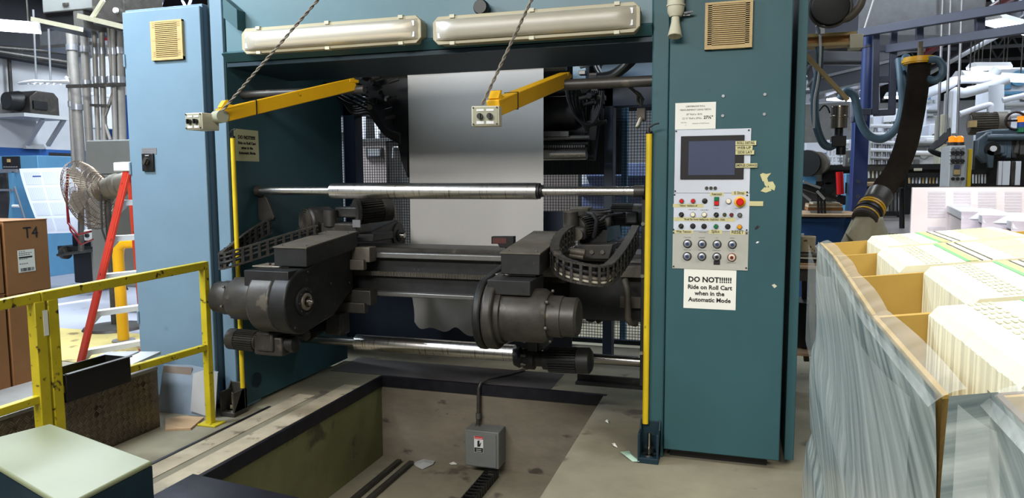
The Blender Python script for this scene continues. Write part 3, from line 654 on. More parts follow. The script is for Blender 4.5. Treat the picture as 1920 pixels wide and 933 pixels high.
# ================================================================ DRAG CHAINS
def chain(lab,pts,wid,hei,n,mat='iron',hoses=None):
    """pts: 3-D path of the chain's centre line; flat side faces up"""
    pts=[V(p) for p in pts]
    # catmull-rom sample
    out=[];K=len(pts)
    for i in range(K-1):
        p0=pts[max(i-1,0)];p1=pts[i];p2=pts[i+1];p3=pts[min(i+2,K-1)]
        for j in range(24):
            u=j/24;out.append(.5*((2*p1)+(-p0+p2)*u+(2*p0-5*p1+4*p2-p3)*u*u+(-p0+3*p1-3*p2+p3)*u**3))
    out.append(pts[-1]);L=[0]
    for i in range(1,len(out)): L.append(L[-1]+(out[i]-out[i-1]).length)
    def at(s):
        for i in range(1,len(out)):
            if L[i]>=s:
                f=(s-L[i-1])/max(L[i]-L[i-1],1e-6);return out[i-1].lerp(out[i],f)
        return out[-1]
    T_=L[-1];k=at(0)
    t=T('drag_chain',lab,'cable chain',out[0])
    lk=MB();pn=MB()
    for i in range(n):
        a=at(T_*i/n);b=at(T_*(i+1.12)/n);d=(b-a).normalized();s=d.cross(U).normalized();c=(a+b)/2
        for q in(1,-1):
            lk.bar(a+U*(q*(hei/2-.006)),b+U*(q*(hei/2-.006)),wid,.010,up=U)       # top and bottom plates
        for q in(-1,1):
            w=s*(q*wid/2)
            lk.bar(c+w-U*hei/2,c+w+U*hei/2,.004,T_/n*.34,up=d)
            pn.cyl(c+w*1.03+U*hei*.2-s*.0,c+w*1.06+U*hei*.2+s*(q*.004),.006,n=8)
    O('links',lk,mat,t);O('link_pins',pn,'iron',t)
    if hoses:
        for h_,(dz,r,mt) in enumerate(hoses):
            O('cable',MB().tube([o+U*dz+(out[min(i*3+1,len(out)-1)]-out[max(i*3-1,0)]).normalized().cross(U)*(.0) for i,o in enumerate(out[::3])],r,8),mt,t)
    return t
chain('dark drag chain folded sharply beside the left yellow guard strip',
  [P(508,422,Y=4.12),P(470,444,Y=3.98),P(430,476,Y=3.80),P(413,489,Y=3.72),P(424,488,Y=3.68),P(470,474,Y=3.78),P(540,452,Y=3.95),P(596,436,Y=4.1)],
  .026,.105,22,hoses=((-.01,.012,'rubber'),(.02,.010,'rubber')))
chain('dark drag chain looping wide behind the right chuck arm, pale cables inside',
  [P(1192,440,Y=4.12),P(1172,476,Y=4.02),P(1147,508,Y=3.88),P(1128,517,Y=3.80),P(1085,511,Y=3.76),P(1052,500,Y=3.80),P(1040,483,Y=3.86),P(1045,462,Y=3.98),P(1060,446,Y=4.1),P(1072,440,Y=4.18)],
  .05,.115,24,mat='iron',hoses=((-.02,.014,'dusty_iron'),(.012,.012,'rubber'),(-.035,.01,'cream')))
# ================================================================ REAR ARMS AND DRIVES
def cap(t,x,y,Y,r,l,mat,name='brake_cap',d=(0,-1,0)):
    p=P(x,y,Y=Y);return O(name,MB().lathe(p,d,[(0,r),(l*.9,r),(l,r*.85)],28),mat,t)
# left group
g=T('rear_arm_drive','cluster of dark gear motors behind the left chuck arm under the idler roller','drive unit',P(620,440,Y=4.45))
p=P(577,415,Y=4.35);O('fan_cowl',MB().lathe((p.x,4.35,p.z),(-.5,-.85,0),[(-.16,.10),(-.01,.10),(0,.095),(.02,.06),(.024,.02)],32),'iron',g)
mm=MB()
for k in range(5): 
    R2=.02+.017*k;mm.tube([V((p.x,4.35,p.z))+V((-.5,-.85,0)).normalized()*.022+V((.85,-.5,0)).normalized()*(R2*math.cos(a*pi/12))+U*(R2*math.sin(a*pi/12)) for a in range(24)],.0025,5,closed=True)
O('cowl_grille',mm,'dusty_iron',g)
p=P(620,418,Y=4.35);O('encoder_can',MB().cyl((p.x,4.35,p.z-.02),(p.x,4.35,p.z+.09),.047,n=24),'iron',g)
O('gearbox',fbox(MB(),600,418,668,440,4.33,.22),'iron',g,bevel=.012)
O('terminal_box',fbox(MB(),628,388,675,408,4.38,.16),'iron',g,bevel=.01)
q=P(665,398,Y=4.40);finmotor(g,'motor',(q.x,4.42,q.z),(q.x+.17,4.62,q.z+.02),.085,mat='iron')
O('motor_band',MB().cyl((q.x+.0,4.40,q.z),(q.x+.02,4.42,q.z),.092,n=28),'iron',g)
O('rating_plate',fbox(MB(),661,412,675,426,4.31,.01),'galv',g)
O('junction_block',fbox(MB(),655,382,698,402,4.60,.1),'iron_dark',g,bevel=.012)
O('base_plate',fbox(MB(),605,438,700,452,4.36,.3),'iron_dark',g,bevel=.006)
O('cable',MB().tube([P(560,428,Y=4.3),P(575,438,Y=4.25),P(585,436,Y=4.25),P(594,425,Y=4.3),P(597,416,Y=4.3)],.008),'rubber',g)
def reararm(lab,x,s,poly,hub):
    t=T('rear_chuck_arm',lab,'roll chuck arm',P(*poly[0],X=x))
    pts=[P(a,b,X=x) for a,b in poly]
    O('arm_case',MB().prism(pts,(-s*.24,0,0)),'iron_dark',t,bevel=.01)
    h=P(*hub,X=x);O('hub',MB().lathe(h,(s,0,0),[(0,.10),(.01,.10),(.012,.05),(.02,.05),(.03,.03)],28),'iron_dark',t)
    O('chuck_spindle',MB().lathe(h+V((s*.03,0,0)),(s,0,0),[(0,.025),(.03,.02)],20),'steel',t)
    return t
xR=P(705,450,Y=4.9).x
reararm('dark rear chuck arm pointing away from the camera beside the paper web',xR,1,((668,446),(745,412),(757,424),(762,446),(757,463),(668,463)),(746,441))
# right group
g=T('rear_arm_drive','cluster of dusty gear motors and cables behind the right chuck arm','drive unit',P(1110,460,Y=4.4))
p=P(1070,415,Y=4.25);O('encoder_can',MB().cyl((p.x,4.25,p.z-.03),(p.x,4.25,p.z+.055),.045,n=24),'iron',g);O('can_lid',MB().cyl((p.x,4.25,p.z+.055),(p.x,4.25,p.z+.062),.046,n=24),'dusty_iron',g)
O('gearbox',fbox(MB(),1062,424,1098,450,4.22,.2),'iron',g,bevel=.02)
p=P(1082,440,Y=4.2);O('bearing_cover',MB().cyl((p.x-.0,4.21,p.z),(p.x,4.19,p.z),.035),'dusty_iron',g)
q=P(1090,428,Y=4.3);finmotor(g,'motor',(q.x-.02,4.28,q.z),(q.x+.12,4.48,q.z+.03),.075,mat='iron')
O('terminal_box',fbox(MB(),1068,388,1104,410,4.42,.14),'dusty_iron',g,bevel=.01)
p=P(1123,410,Y=4.45);O('brake_housing',MB().lathe((p.x,4.45,p.z-.1),(0,0,1),[(0,.07),(.06,.07),(.07,.085),(.12,.085),(.125,.095),(.145,.095),(.15,.06),(.16,.06)],28),'iron',g)
O('reducer',fbox(MB(),1110,395,1146,428,4.38,.16),'iron',g,bevel=.015)
q=P(1160,402,Y=4.5);finmotor(g,'motor',(q.x-.06,4.5,q.z),(q.x+.16,4.5,q.z),.07,mat='iron_dark')
O('motor_end',fbox(MB(),1172,396,1196,420,4.42,.14),'iron_dark',g,bevel=.012)
O('slide_block',MB().prism([P(x,y,Y=4.22) for x,y in((1068,468),(1085,458),(1150,458),(1142,486),(1068,486))],(0,.16,0)),'iron',g,bevel=.006)
for x in(1110,1130): 
    p=P(x,472,Y=4.22);O('bolt',MB().cyl(p,p+V((0,-.012,0)),.014,n=6),'dusty_iron',g)
O('upper_slide',fbox(MB(),1086,430,1140,456,4.36,.2),'iron_dark',g,bevel=.006)
O('link_plate',MB().prism([P(x,y,Y=4.35) for x,y in((1138,425),(1162,422),(1165,440),(1143,452),(1138,452))],(0,.03,0)),'teal_dark',g)
O('cable',MB().tube([P(1103,400,Y=4.25),P(1112,402,Y=4.2),P(1119,412,Y=4.2),P(1117,432,Y=4.22),P(1114,444,Y=4.25)],.014,10),'rubber',g)
O('cable',MB().tube([P(1124,415,Y=4.25),P(1136,405,Y=4.25),P(1152,402,Y=4.28),P(1166,401,Y=4.35)],.009,10),'rubber',g)
O('hose_coupling',MB().cyl(P(1070,470,Y=4.1),P(1097,474,Y=4.1),.02).cyl(P(1068,478,Y=4.1),P(1094,482,Y=4.1),.014),'dusty_iron',g)
xR2=P(1160,470,Y=5.0).x
O('rear_arm_case',MB().prism([(p_.x,p_.y,p_.z) for p_ in[P(x,y,X=-.85) for x,y in((1150,452),(1172,442),(1186,443),(1188,470),(1150,480))]],(.1,0,0)),'iron_dark',g,bevel=.008)
O('lower_bracket',MB().prism([P(x,y,Y=4.4) for x,y in((1092,572),(1150,572),(1148,590),(1120,608),(1112,596),(1092,592))],(0,.12,0)),'iron_dark',g,bevel=.01)
O('guide_wheel',MB().cyl(P(1108,592,Y=4.4),P(1108,592,Y=4.36),.04),'black',g)
# sensor on the beam
t=T('edge_sensor','small black web sensor with reddish window standing on the beam before the paper','sensor',P(945,462,Y=4.45))
O('bracket',MB().bar(P(952,468,Y=4.47),P(952,446,Y=4.47),.03,.015),'iron',t)
O('housing',MB().prism([P(x,y,Y=4.42) for x,y in((921,443),(963,443),(963,456),(956,464),(937,464),(933,457),(921,457))],(0,.05,0)),'black',t,bevel=.003)
M('sensor_red',(92,52,48),.3,0,.05)
O('window',MB().prism([P(x,y,Y=4.418) for x,y in((924,446),(949,446),(949,456),(924,456))],(0,.004,0)),'sensor_red',t)
# ================================================================ PAPER WEB AND PRESS
YW=5.45
a=P(767,300,Y=YW);b=P(1019,300,Y=YW);ztop=P(890,132,Y=YW).z
zl=P(850,470,Y=YW).z
def webf(u,v):
    x=a.x+(b.x-a.x)*u;z=ztop+.02-(ztop+.02-.62)*v
    return V((x,YW+.004*math.sin(u*9+v*3)-.03*max(0,v-.6)**2*(1+math.sin(u*6)),z))
m=MB().grid(webf,24,30)
# lower torn, crumpled tail
def tail(u,v):
    x=a.x+(b.x-a.x)*(u*(1-.03*v)+.015*v);dz=.30+.13*u+.03*math.sin(u*11)+.02*math.sin(u*29)
    z=.62-dz*v
    return V((x,YW-.03+v*(.05*math.sin(u*7+.6+v)+.035*math.sin(u*17+v*3)-.04)-.03*.16*(1+math.sin(u*6))+.03,z))
m2=MB().grid(tail,40,14)
t=T('paper_web','wide white paper web hanging behind the carriage beam, torn at its lower end','paper',((a.x+b.x)/2,YW,.2))
O('web_sheet',m,'web',t);O('torn_tail',m2,'web',t)
pu=T('press_unit','dark press unit above and behind the paper web with rollers and cable bundles','printing press',(-1.9,5.7,2.5))
xl_=P(655,200,Y=5.5).x;xr_=P(1075,200,Y=5.5).x
def rol(x0,x1,y,Y,r,mat,name='roller'):
    p=P((x0+x1)/2,y,Y=Y);xa=P(x0,y,Y=Y).x;xb=P(x1,y,Y=Y).x
    return O(name,MB().cyl((xa,Y,p.z),(xb,Y,p.z),r,n=28),mat,pu)
rol(668,1062,114,5.42,.07,'black');rol(690,1062,134,5.52,.035,'grey_steel')
O('top_housing',MB().box(XI+.1,-.9,5.35,6.4,2.62,3.2),'black',pu)
O('rear_panel',MB().box(-3.0,-1.0,6.6,6.65,1.55,3.0),'black',pu)
rol(1015,1095,165,5.7,.05,'iron_dark');rol(1015,1078,183,5.75,.03,'grey_steel');rol(1015,1085,215,5.8,.16,'black');rol(1015,1100,247,5.8,.09,'iron_dark')
rol(1010,1105,270,5.7,.05,'black');rol(1010,1100,288,5.6,.05,'steel');rol(1015,1105,258,5.62,.018,'grey_steel')
mm=MB()
for r_y,x0,x1 in((251,1019,1066),(277,1019,1098)):
    for k in range(18):
        p=P(x0+(x1-x0)*k/18,r_y,Y=5.6);mm.box(p.x,p.x+.012,5.59,5.61,p.z-.02,p.z+.02)
O('comb_teeth',mm,'grey_steel',pu)
O('side_plate',MB().prism([P(x,y,Y=5.5) for x,y in((650,118),(700,118),(764,140),(764,332),(752,300),(745,262),(712,236),(700,200),(668,160))],(0,.12,0)),'black',pu)
O('side_plate',MB().prism([P(x,y,Y=5.75) for x,y in((1085,160),(1120,160),(1122,215),(1112,300),(1100,300),(1085,220))],(0,.12,0)),'black',pu)
random.seed(3)
def rblob(cx,cy,wx,wy,n,Y,mats):
    for i in range(n):
        x=cx+random.uniform(-wx,wx);y=cy+random.uniform(-wy,wy);s=random.uniform(5,11);yy=Y+random.uniform(-.12,.1)
        k=random.choice((0,1,2));p=P(x,y,Y=yy)
        if k==0: m=MB().cyl(p,p+V((random.uniform(-.03,.03),-.07,random.uniform(-.03,.03))),m_(s*.7,p),n=14);nm='valve'
        elif k==1: m=fbox(MB(),x-s,y-s*.6,x+s,y+s*.6,yy,.08);nm='terminal_block'
        else: m=MB().cyl(p+V((-.04,0,0)),p+V((.05,0,.02)),m_(s*.5,p),n=12);nm='cylinder'
        O(nm,m,random.choice(mats),pu,bevel=.003)
rblob(715,190,30,45,14,5.42,['iron_dark','iron','black'])
rblob(1105,195,22,40,12,5.4,['iron_dark','iron','black','dusty_iron'])
rblob(1112,125,25,22,9,5.5,['iron','grey_steel','black','galv'])
def cab(pts,Y,r,mat='rubber',par=None,name='cable'):
    pp=[P(x,y,Y=Y) for x,y in pts];out=[];K=len(pp)
    for i in range(K-1):
        p0=pp[max(i-1,0)];p1=pp[i];p2=pp[i+1];p3=pp[min(i+2,K-1)]
        for j in range(6):
            u=j/6;out.append(.5*((2*p1)+(-p0+p2)*u+(2*p0-5*p1+4*p2-p3)*u*u+(-p0+3*p1-3*p2+p3)*u**3))
    out.append(pp[-1]);return O(name,MB().tube(out,r,8),mat,par or pu)
for k in range(6): cab([(562+k*5,118),(580+k*4,138+k*3),(610+k*3,156+k*3),(650,150+k*7),(690,165+k*8)],5.0+.03*k,.008+.003*(k%2))
for k in range(5): cab([(625+k*3,178),(660,196+k*4),(690,192+k*5),(705,210+k*5),(722,240+k*3),(750,252+k*4)],5.2+.02*k,.010)
for k in range(7): cab([(1060+k*8,150),(1066+k*6,190+k*3),(1085+k*3,225+k*3),(1110-k*2,232+k*2),(1125-k*3,205),(1130-k*4,170)],5.3+.03*k,.011)
cab([(1215,70),(1200,92),(1180,118),(1150,140),(1120,146)],5.0,.035,'iron_dark');cab([(1209,70),(1192,95),(1172,122),(1146,143),(1120,147)],4.95,.018,'grey_steel')
for k in range(4): cab([(1108+k*4,98),(1112+k*3,120),(1122+k*3,138),(1135+k*4,140)],5.1,.007,'white' if k%2 else 'rubber')
O('swivel_joint',MB().cyl(P(693,201,Y=5.1),P(693,201,Y=5.06),.022,n=18),'dusty_iron',pu)
M('light_blue',(150,178,196),.5,0,.08,5)
O('bright_column',fbox(MB(),1074,96,1098,150,5.9,.15),'light_blue',pu);O('cross_pipe',MB().cyl(P(1098,110,Y=5.6),P(1160,106,Y=5.6),.05),'iron_dark',pu)
O('red_cover',fbox(MB(),1130,92,1143,104,5.55,.08),'red_btn',pu,bevel=.005)
# rear steelwork
rw=T('rear_portal','dark navy steel portal standing between the reel stand and the wire mesh','portal',(-1.9,5.9,0))
Yp=5.85
def post(x0,x1,y0,y1,Y,mat,par,name='post',d=.12):
    return O(name,fbox(MB(),x0,y0,x1,y1,Y,d),mat,par,bevel=.004)
pL=P(655,300,Y=Yp).x
O('post',MB().box(P(645,300,Y=Yp).x,P(666,300,Y=Yp).x,Yp,Yp+.15,0,2.3),'navy',rw,bevel=.004)
O('post',MB().box(P(1132,300,Y=Yp).x,P(1149,300,Y=Yp).x,Yp,Yp+.15,0,2.3),'navy',rw,bevel=.004)
O('lintel',MB().box(-3.9,-.3,Yp,Yp+.15,P(700,215,Y=Yp).z,P(700,180,Y=Yp).z),'navy',rw,bevel=.004)
O('blue_cladding',MB().box(P(1118,180,Y=6.0).x,-.2,6.02,6.1,P(1160,200,Y=6).z,2.62),'blue_dim' if 'blue_dim' in MATS else M('blue_dim',(70,106,134),.5,0,.08,3),rw)
O('post_left_wide',MB().box(-4.4,P(636,300,Y=Yp).x,Yp-.2,Yp,0,3.0),'teal_dark',rw)
O('low_panel',MB().box(-4.0,-1.3,Yp-.02,Yp,.0,.92),'navy',rw)
O('kick_panel',MB().box(P(1020,400,Y=Yp).x,P(1075,400,Y=Yp).x,Yp-.03,Yp,.95,P(1040,396,Y=Yp).z),'navy',rw)
# wire mesh fence
def fence(name,lab,x0,x1,z0,z1,Y,step,th,mat,posts):
    t=T(name,lab,'fence',((x0+x1)/2,Y,0));m=MB();x=x0
    while x<x1: m.box(x,x+th,Y,Y+th,z0,z1);x+=step
    z=z0
    while z<z1: m.box(x0,x1,Y+th,Y+2*th,z,z+th);z+=step
    O('wire_mesh',m,mat,t,smooth=False)
    for p in posts: O('fence_post',MB().box(p-.03,p+.03,Y,Y+.05,0,z1+.05),'navy',t,bevel=.003)
    for z in(z0,z1): O('fence_rail',MB().box(x0,x1,Y+.005,Y+.035,z-.02,z+.02),'navy',t)
    return t
fence('wire_mesh_fence','dark wire mesh guard fence standing behind the press portal',-4.3,-.1,.05,2.25,6.35,.026,.0042,'black',(-4.3,-2.45,-.1))
g=T('mesh_gate_post','pale blue perforated upright seen through the gap beside the second post','post',P(1170,400,Y=6.5))
O('upright',MB().box(P(1165,300,Y=6.5).x,P(1176,300,Y=6.5).x,6.5,6.56,0,2.2),'skyblue',g)
# cabinets beyond the wire mesh
M('warm_white',(196,182,176),.6,0,.04,5)
t=T('switch_cabinet','pale pinkish switch cabinet with a small window seen through the wire mesh','cabinet',P(700,500,Y=7.4))
O('body',fbox(MB(),672,262,727,620,7.4,.5),'warm_white',t,bevel=.006);O('window_frame',fbox(MB(),686,276,716,296,7.38,.03),'grey_steel',t);O('window_pane',fbox(MB(),690,279,712,292,7.37,.02),'light_grey',t)
O('side_box',fbox(MB(),650,268,670,620,7.6,.4),'far_white',t);O('top_rail',fbox(MB(),670,259,752,264,7.38,.4),'grey_paint',t)
t=T('switch_cabinet','slim grey cabinet with a pale door handle beside the pinkish one','cabinet',P(742,500,Y=7.4))
O('body',fbox(MB(),728,265,755,620,7.42,.5),'grey_steel',t,bevel=.006);O('door_handle',MB().tube([P(748,276,Y=7.38),P(738,276,Y=7.38),P(737,296,Y=7.38)],.012,8),'light_grey',t)
t=T('white_partition','pinkish white sheet partition behind the mesh right of the paper web','partition',P(1052,460,Y=7.4))
O('panel',fbox(MB(),1012,293,1084,620,7.4,.05),'warm_white',t,bevel=.004);O('edge_strip',fbox(MB(),1084,293,1088,620,7.38,.07),'grey_steel',t)
t=T('blue_rack','pale blue-white equipment rack behind the mesh between the partition and the navy post','rack',P(1110,460,Y=8.2))
O('body',fbox(MB(),1088,306,1240,620,8.2,.5),'print_blue' if 'print_blue' in MATS else M('print_blue',(120,134,176),.6,0,.2,8),t,bevel=.01)
for k in range(4): O('rack_shelf',fbox(MB(),1090,330+k*34,1238,334+k*34,8.15,.05),'navy',t)
O('white_cone',MB().cyl(P(1094,345,Y=8.0),P(1092,318,Y=8.0),.06,.03),'far_white',t)
t=T('pipe_scaffold','white scaffold tubes seen through the mesh above the pinkish cabinet','frame',P(700,260,Y=9))
for x0,y0,x1,y1 in((672,214,676,560),(682,214,680,560),(667,214,664,262),(705,214,708,262),(708,250,722,232),(748,232,750,262),(666,250,678,250),(676,214,672,262)): O('scaffold_tube',MB().cyl(P(x0,y0,Y=9),P(x1,y1,Y=9),.03,n=8),'far_white',t)
t=T('mesh_side_panel','white sheeted panel seen through the narrow slit left of the first navy post','panel',P(639,500,Y=7.0))
O('sheet',fbox(MB(),622,205,650,520,7.0,.05),'far_white',t);O('cross_strap',fbox(MB(),622,248,650,252,6.98,.03),'grey_steel',t)
# pull-cord switch hanging at the right
t=T('hanging_pull_switch','small grey pull switch with shackle hanging inside the right upright','switch',P(1195,230,Y=4.6))
O('shackle',MB().tube([P(1192,172,Y=4.6),P(1198,176,Y=4.6),P(1205,186,Y=4.6),P(1202,198,Y=4.6),P(1196,190,Y=4.6),P(1196,178,Y=4.6)],.012,8),'dusty_iron',t)
O('arm',MB().bar(P(1180,162,Y=4.6),P(1198,178,Y=4.6),.015,.02),'iron',t)
O('body',fbox(MB(),1194,202,1210,226,4.58,.05),'dusty_iron',t,bevel=.006)
O('lever',MB().bar(P(1203,220,Y=4.58),P(1194,240,Y=4.56),.03,.02),'blade',t,bevel=.006)
# ================================================================ PIT CONTENTS
t=T('junction_box','grey electrical junction box with red danger label on the rear pit wall','electrical box',P(903,870,Y=4.78))
O('enclosure',fbox(MB(),872,808,935,876,4.73,.155),'grey_paint',t,bevel=.006)
c_=O('cover',fbox(MB(),873,812,930,874,4.722,.01),'grey_paint',t,bevel=.002)
s_=O('danger_label',fbox(MB(),889,818,906,848,4.719,.002),'white',c_)
O('label_band',fbox(MB(),889.5,818,905.5,823,4.7175,.001),'red_btn',s_)
O('label_band',fbox(MB(),889.5,839,905.5,847.5,4.7175,.001),'ink',s_)
pz=P(897.5,822.3,Y=4.717);TXT('DANGER',pz,m_(2.6,pz),'white',s_,al='CENTER')
for i,s in enumerate(('Hazardous','Voltage')): pz=P(897.5,842.5+i*3.4,Y=4.717);LN(pz,m_(10,pz),m_(1.2,pz),'white',s_)
O('hand_symbol',MB().prism([P(x,y,Y=4.7175) for x,y in((895,826),(899,825),(899,833),(901,829),(902,830),(900,837),(895,837))],(0,.001,0)),'ink',s_)
for i,s in enumerate(('-----','-----------','--------')): pz=P(900,857+i*4,Y=4.7215);LN(pz,m_(len(s)*1.8,pz),m_(1.3,pz),'ink_soft',c_)
cp=P(893,808,Y=4.80);O('conduit',MB().tube([(cp.x,4.83,cp.z),(cp.x,4.85,-.2),(cp.x,4.86,-.02),(cp.x+.01,4.875,.02),(cp.x+.05,4.93,.04),(cp.x+.16,5.08,.04),(cp.x+.25,5.2,.05)],.014,10),'iron',t)
O('coupling',MB().cyl((cp.x,4.845,-.2),(cp.x,4.845,-.24),.019,n=12).cyl((cp.x,4.83,cp.z),(cp.x,4.83,cp.z+.04),.02,n=12),'grey_steel',t)
# cable chain on pit floor
m=MB();x=P(920,890,Z=PZ+.03).x
for k in range(44): 
    y=4.72-k*.05
    m.box(x-.045,x-.037,y,y+.04,PZ,PZ+.06).box(x+.037,x+.045,y,y+.04,PZ,PZ+.06).box(x-.04,x+.04,y+.01,y+.026,PZ+.052,PZ+.06).box(x-.04,x+.04,y+.01,y+.026,PZ,PZ+.008)
O('pit_cable_chain',m,'black',label='flat black cable chain lying along the pit floor towards the junction box',cat='cable chain')
def scrap(lab,pts,z,mat='paper'):
    pp=[P(x,y,Z=z) for x,y in pts];c=sum(pp,V((0,0,0)))/len(pp)
    m=MB();n=len(pp);m.add([c+V((0,0,.02))]+[p+V((0,0,.004+.006*(i%2))) for i,p in enumerate(pp)],[(0,1+i,1+(i+1)%n) for i in range(n)])
    O('paper_scrap',m,mat,label=lab,cat='paper scrap',solid=.0008,smooth=False)
scrap('crumpled pale paper scrap lying in the pit by the left rail',((774,868),(795,862),(816,864),(812,872),(792,880),(780,876)),PZ,'light_grey')
scrap('small white scrap on the pit floor against the rear wall',((842,869),(856,867),(857,871),(846,873)),PZ)
M('green_paper',(176,206,184),.7,0,.05)
scrap('pale green paper scrap on the floor at the right levelling foot',((1163,848),(1180,848),(1196,860),(1199,868),(1186,866),(1172,857)),.0,'green_paper')
scrap('tiny white scrap on the floor near the pit corner',((1134,790),(1142,790),(1141,794),(1136,793)),.0)
scrap('torn white scrap on the floor between pit and right foot',((1147,832),(1154,834),(1158,840),(1150,838)),.0)
# steel cover plate and green roll-cart cover in the foreground
m=MB();q=[P(368,893,Z=.02),P(575,908,Z=.02)]
O('cover_plate',MB().prism([(PX0-.02,q[0].y+.02,.004),(-1.62,q[1].y-.18,.004),(-1.45,q[1].y-.35,.004),(-1.45,1.0,.004),(PX0-.02,1.0,.004)],(0,0,.02)),'steel_edge',label='dark scuffed steel plate covering the near end of the pit',cat='floor plate',bevel=.003)
zg=.47
A=P(95,793,Z=zg);B=P(286,863,Z=zg);C=P(120,948,Z=zg);D=A+(C-B)
D=P(-70,835,Z=zg)
gt=T('roll_cart_cover','pale green flat-topped metal cover in the near left corner, dark sided','machine cover',((A.x+B.x)/2,(A.y+C.y)/2,0))
def ins(p,k): c=(A+B+C+D)/4;return p+(c-p)*k
O('top_plate',MB().prism([A,B,C,D],(0,0,-.02)),'green_top',gt,bevel=.008,seg=3)
O('side_skirt',MB().prism([V((p.x,p.y,zg-.02)) for p in(ins(A,.006),ins(B,.006),ins(C,.006),ins(D,.006))],(0,0,-(zg-.05))),'teal_dark',gt)
# ================================================================ LEFT SIDE OF THE HALL
def obox(m,o,ax,ay,az):
    o=V(o);ax=V(ax);ay=V(ay);az=V(az)
    return m.add([o,o+ax,o+ax+ay,o+ay,o+az,o+ax+az,o+ax+ay+az,o+ay+az],[(3,2,1,0),(4,5,6,7),(0,1,5,4),(1,2,6,5),(2,3,7,6),(3,0,4,7)])
# --- yellow guard rail along the pit access
Xr=-3.09
def rp(x,y): return P(x,y,X=Xr)
rl=T('guard_rail','yellow painted square-tube guard rail with worn black scuffs at the left of the pit','railing',(Xr,3,0))
a=rp(382,497);e=P(398,795,Z=0);e=V((Xr,a.y,0))
h0=rp(72,556);h1=rp(-60,588);w=.042
O('top_rail',MB().bar((Xr,a.y+.02,a.z),(Xr,h0.y,h0.z),w,w*1.1),'rail_yellow',rl,bevel=.004)
O('top_rail',MB().bar((Xr,h0.y-.004,h0.z),(Xr,h1.y-.3,h1.z),w,w*1.1),'rail_yellow',rl,bevel=.004)
O('post',MB().bar((Xr,a.y,a.z-.02),(Xr,a.y,.01),w,w,up=(0,1,0)),'rail_yellow',rl,bevel=.004)
O('foot_plate',MB().box(Xr-.06,Xr+.07,a.y-.05,a.y+.05,0,.012),'rail_yellow',rl,bevel=.003)
for px in(72,97):
    q=P(px,640,X=Xr);O('post',MB().bar((Xr,q.y,h0.z-.02),(Xr,q.y,0),.05,.055,up=(0,1,0)),'rail_yellow',rl,bevel=.004)
l0=rp(382,652);l1=rp(100,733);O('lower_rail',MB().bar((Xr,a.y,l0.z),(Xr,l1.y,l1.z),w*.9,w*.9),'rail_yellow',rl,bevel=.004)
l2=rp(80,745);l3=rp(-60,790);O('lower_rail',MB().bar((Xr,l2.y,l2.z),(Xr,l3.y,l3.z),w*.9,w*.9),'rail_yellow',rl,bevel=.004)
p=P(87,605,X=Xr+.03);O('bar_code_tag',MB().box(Xr+.026,Xr+.0275,p.y-.012,p.y+.012,p.z-.06,p.z+.06),'paper',rl)
# tray hooked over the lower rail
q0=rp(114,712);q1=rp(236,700)
t=T('black_tray','open black metal tray hooked over the lower yellow rail','tray',(Xr,(q0.y+q1.y)/2,q1.z-.07))
zc=(q0.z+q1.z)/2;th=.075
m=MB();y0_,y1_=q0.y,q1.y
O('front_wall',MB().box(Xr+.03,Xr+.035,y0_,y1_,zc-th,zc+th*.8),'black',t,bevel=.002)
O('floor_plate',MB().box(Xr-.13,Xr+.03,y0_,y1_,zc-th,zc-th+.006),'black',t)
O('end_wall',MB().box(Xr-.13,Xr+.03,y0_,y0_+.005,zc-th,zc+th*.8),'black',t);O('end_wall',MB().box(Xr-.13,Xr+.03,y1_-.005,y1_,zc-th,zc+th*.8),'black',t)
O('back_wall',MB().box(Xr-.135,Xr-.13,y0_,y1_,zc-th,zc+th*.8),'black',t)
O('rim',MB().box(Xr+.026,Xr+.05,y0_,y1_,zc+th*.8,zc+th*.8+.006),'iron',t)
# --- diamond plate platform
M('tread',(92,84,74),.38,.75,.3,9,bump=.15,spots=(54,48,42),spot_scale=6,spot_th=.6)
Xd=-3.36;Yd0,Yd1=1.2,3.47;zd=P(305,683,X=Xd).z
t=T('tread_platform','low access platform faced with worn diamond tread plate behind the yellow rail','platform',(-4.1,2.4,0))
O('core',MB().box(-3.78,Xd-.012,Yd0,Yd1-.02,.0,zd-.02),'iron_dark',t)
m=MB().box(Xd-.012,Xd,Yd0,Yd1,0,zd);O('tread_face',m,'tread',t,bevel=.002)
m=MB();k=0;y=Yd0+.03
while y<Yd1-.02:
    z=.03+(k%2)*.0;j=0
    while z<zd-.02:
        s=1 if (k+j)%2 else -1
        for off in(-.009,0,.009):
            c=V((Xd+.001,y,z));d=V((0,.7,.7*s));n=V((0,-.7*s,.7));m.bar(c+n*off-d*.016,c+n*off+d*.016,.005,.007,up=(1,0,0))
        z+=.042;j+=1
    y+=.042;k+=1
M('tread_lug',(112,102,88),.35,.6,.3,12);O('tread_pattern',m,'tread_lug',t,smooth=False)
O('top_sheet',MB().box(-3.80,Xd+.004,Yd0,Yd1,zd-.02,zd),'grey_steel',t,bevel=.002)
a=P(228,672,Z=zd);m=MB().prism([P(x,y,Z=zd+.002) for x,y in((225,683),(262,664),(302,664),(240,692))],(0,0,.02));O('loose_sheet',m,'light_grey',t,bevel=.002)
m=MB().prism([P(x,y,Z=zd+.024) for x,y in((150,683),(200,661),(262,659),(205,684))],(0,0,.006));O('loose_sheet',m,'galv',t)
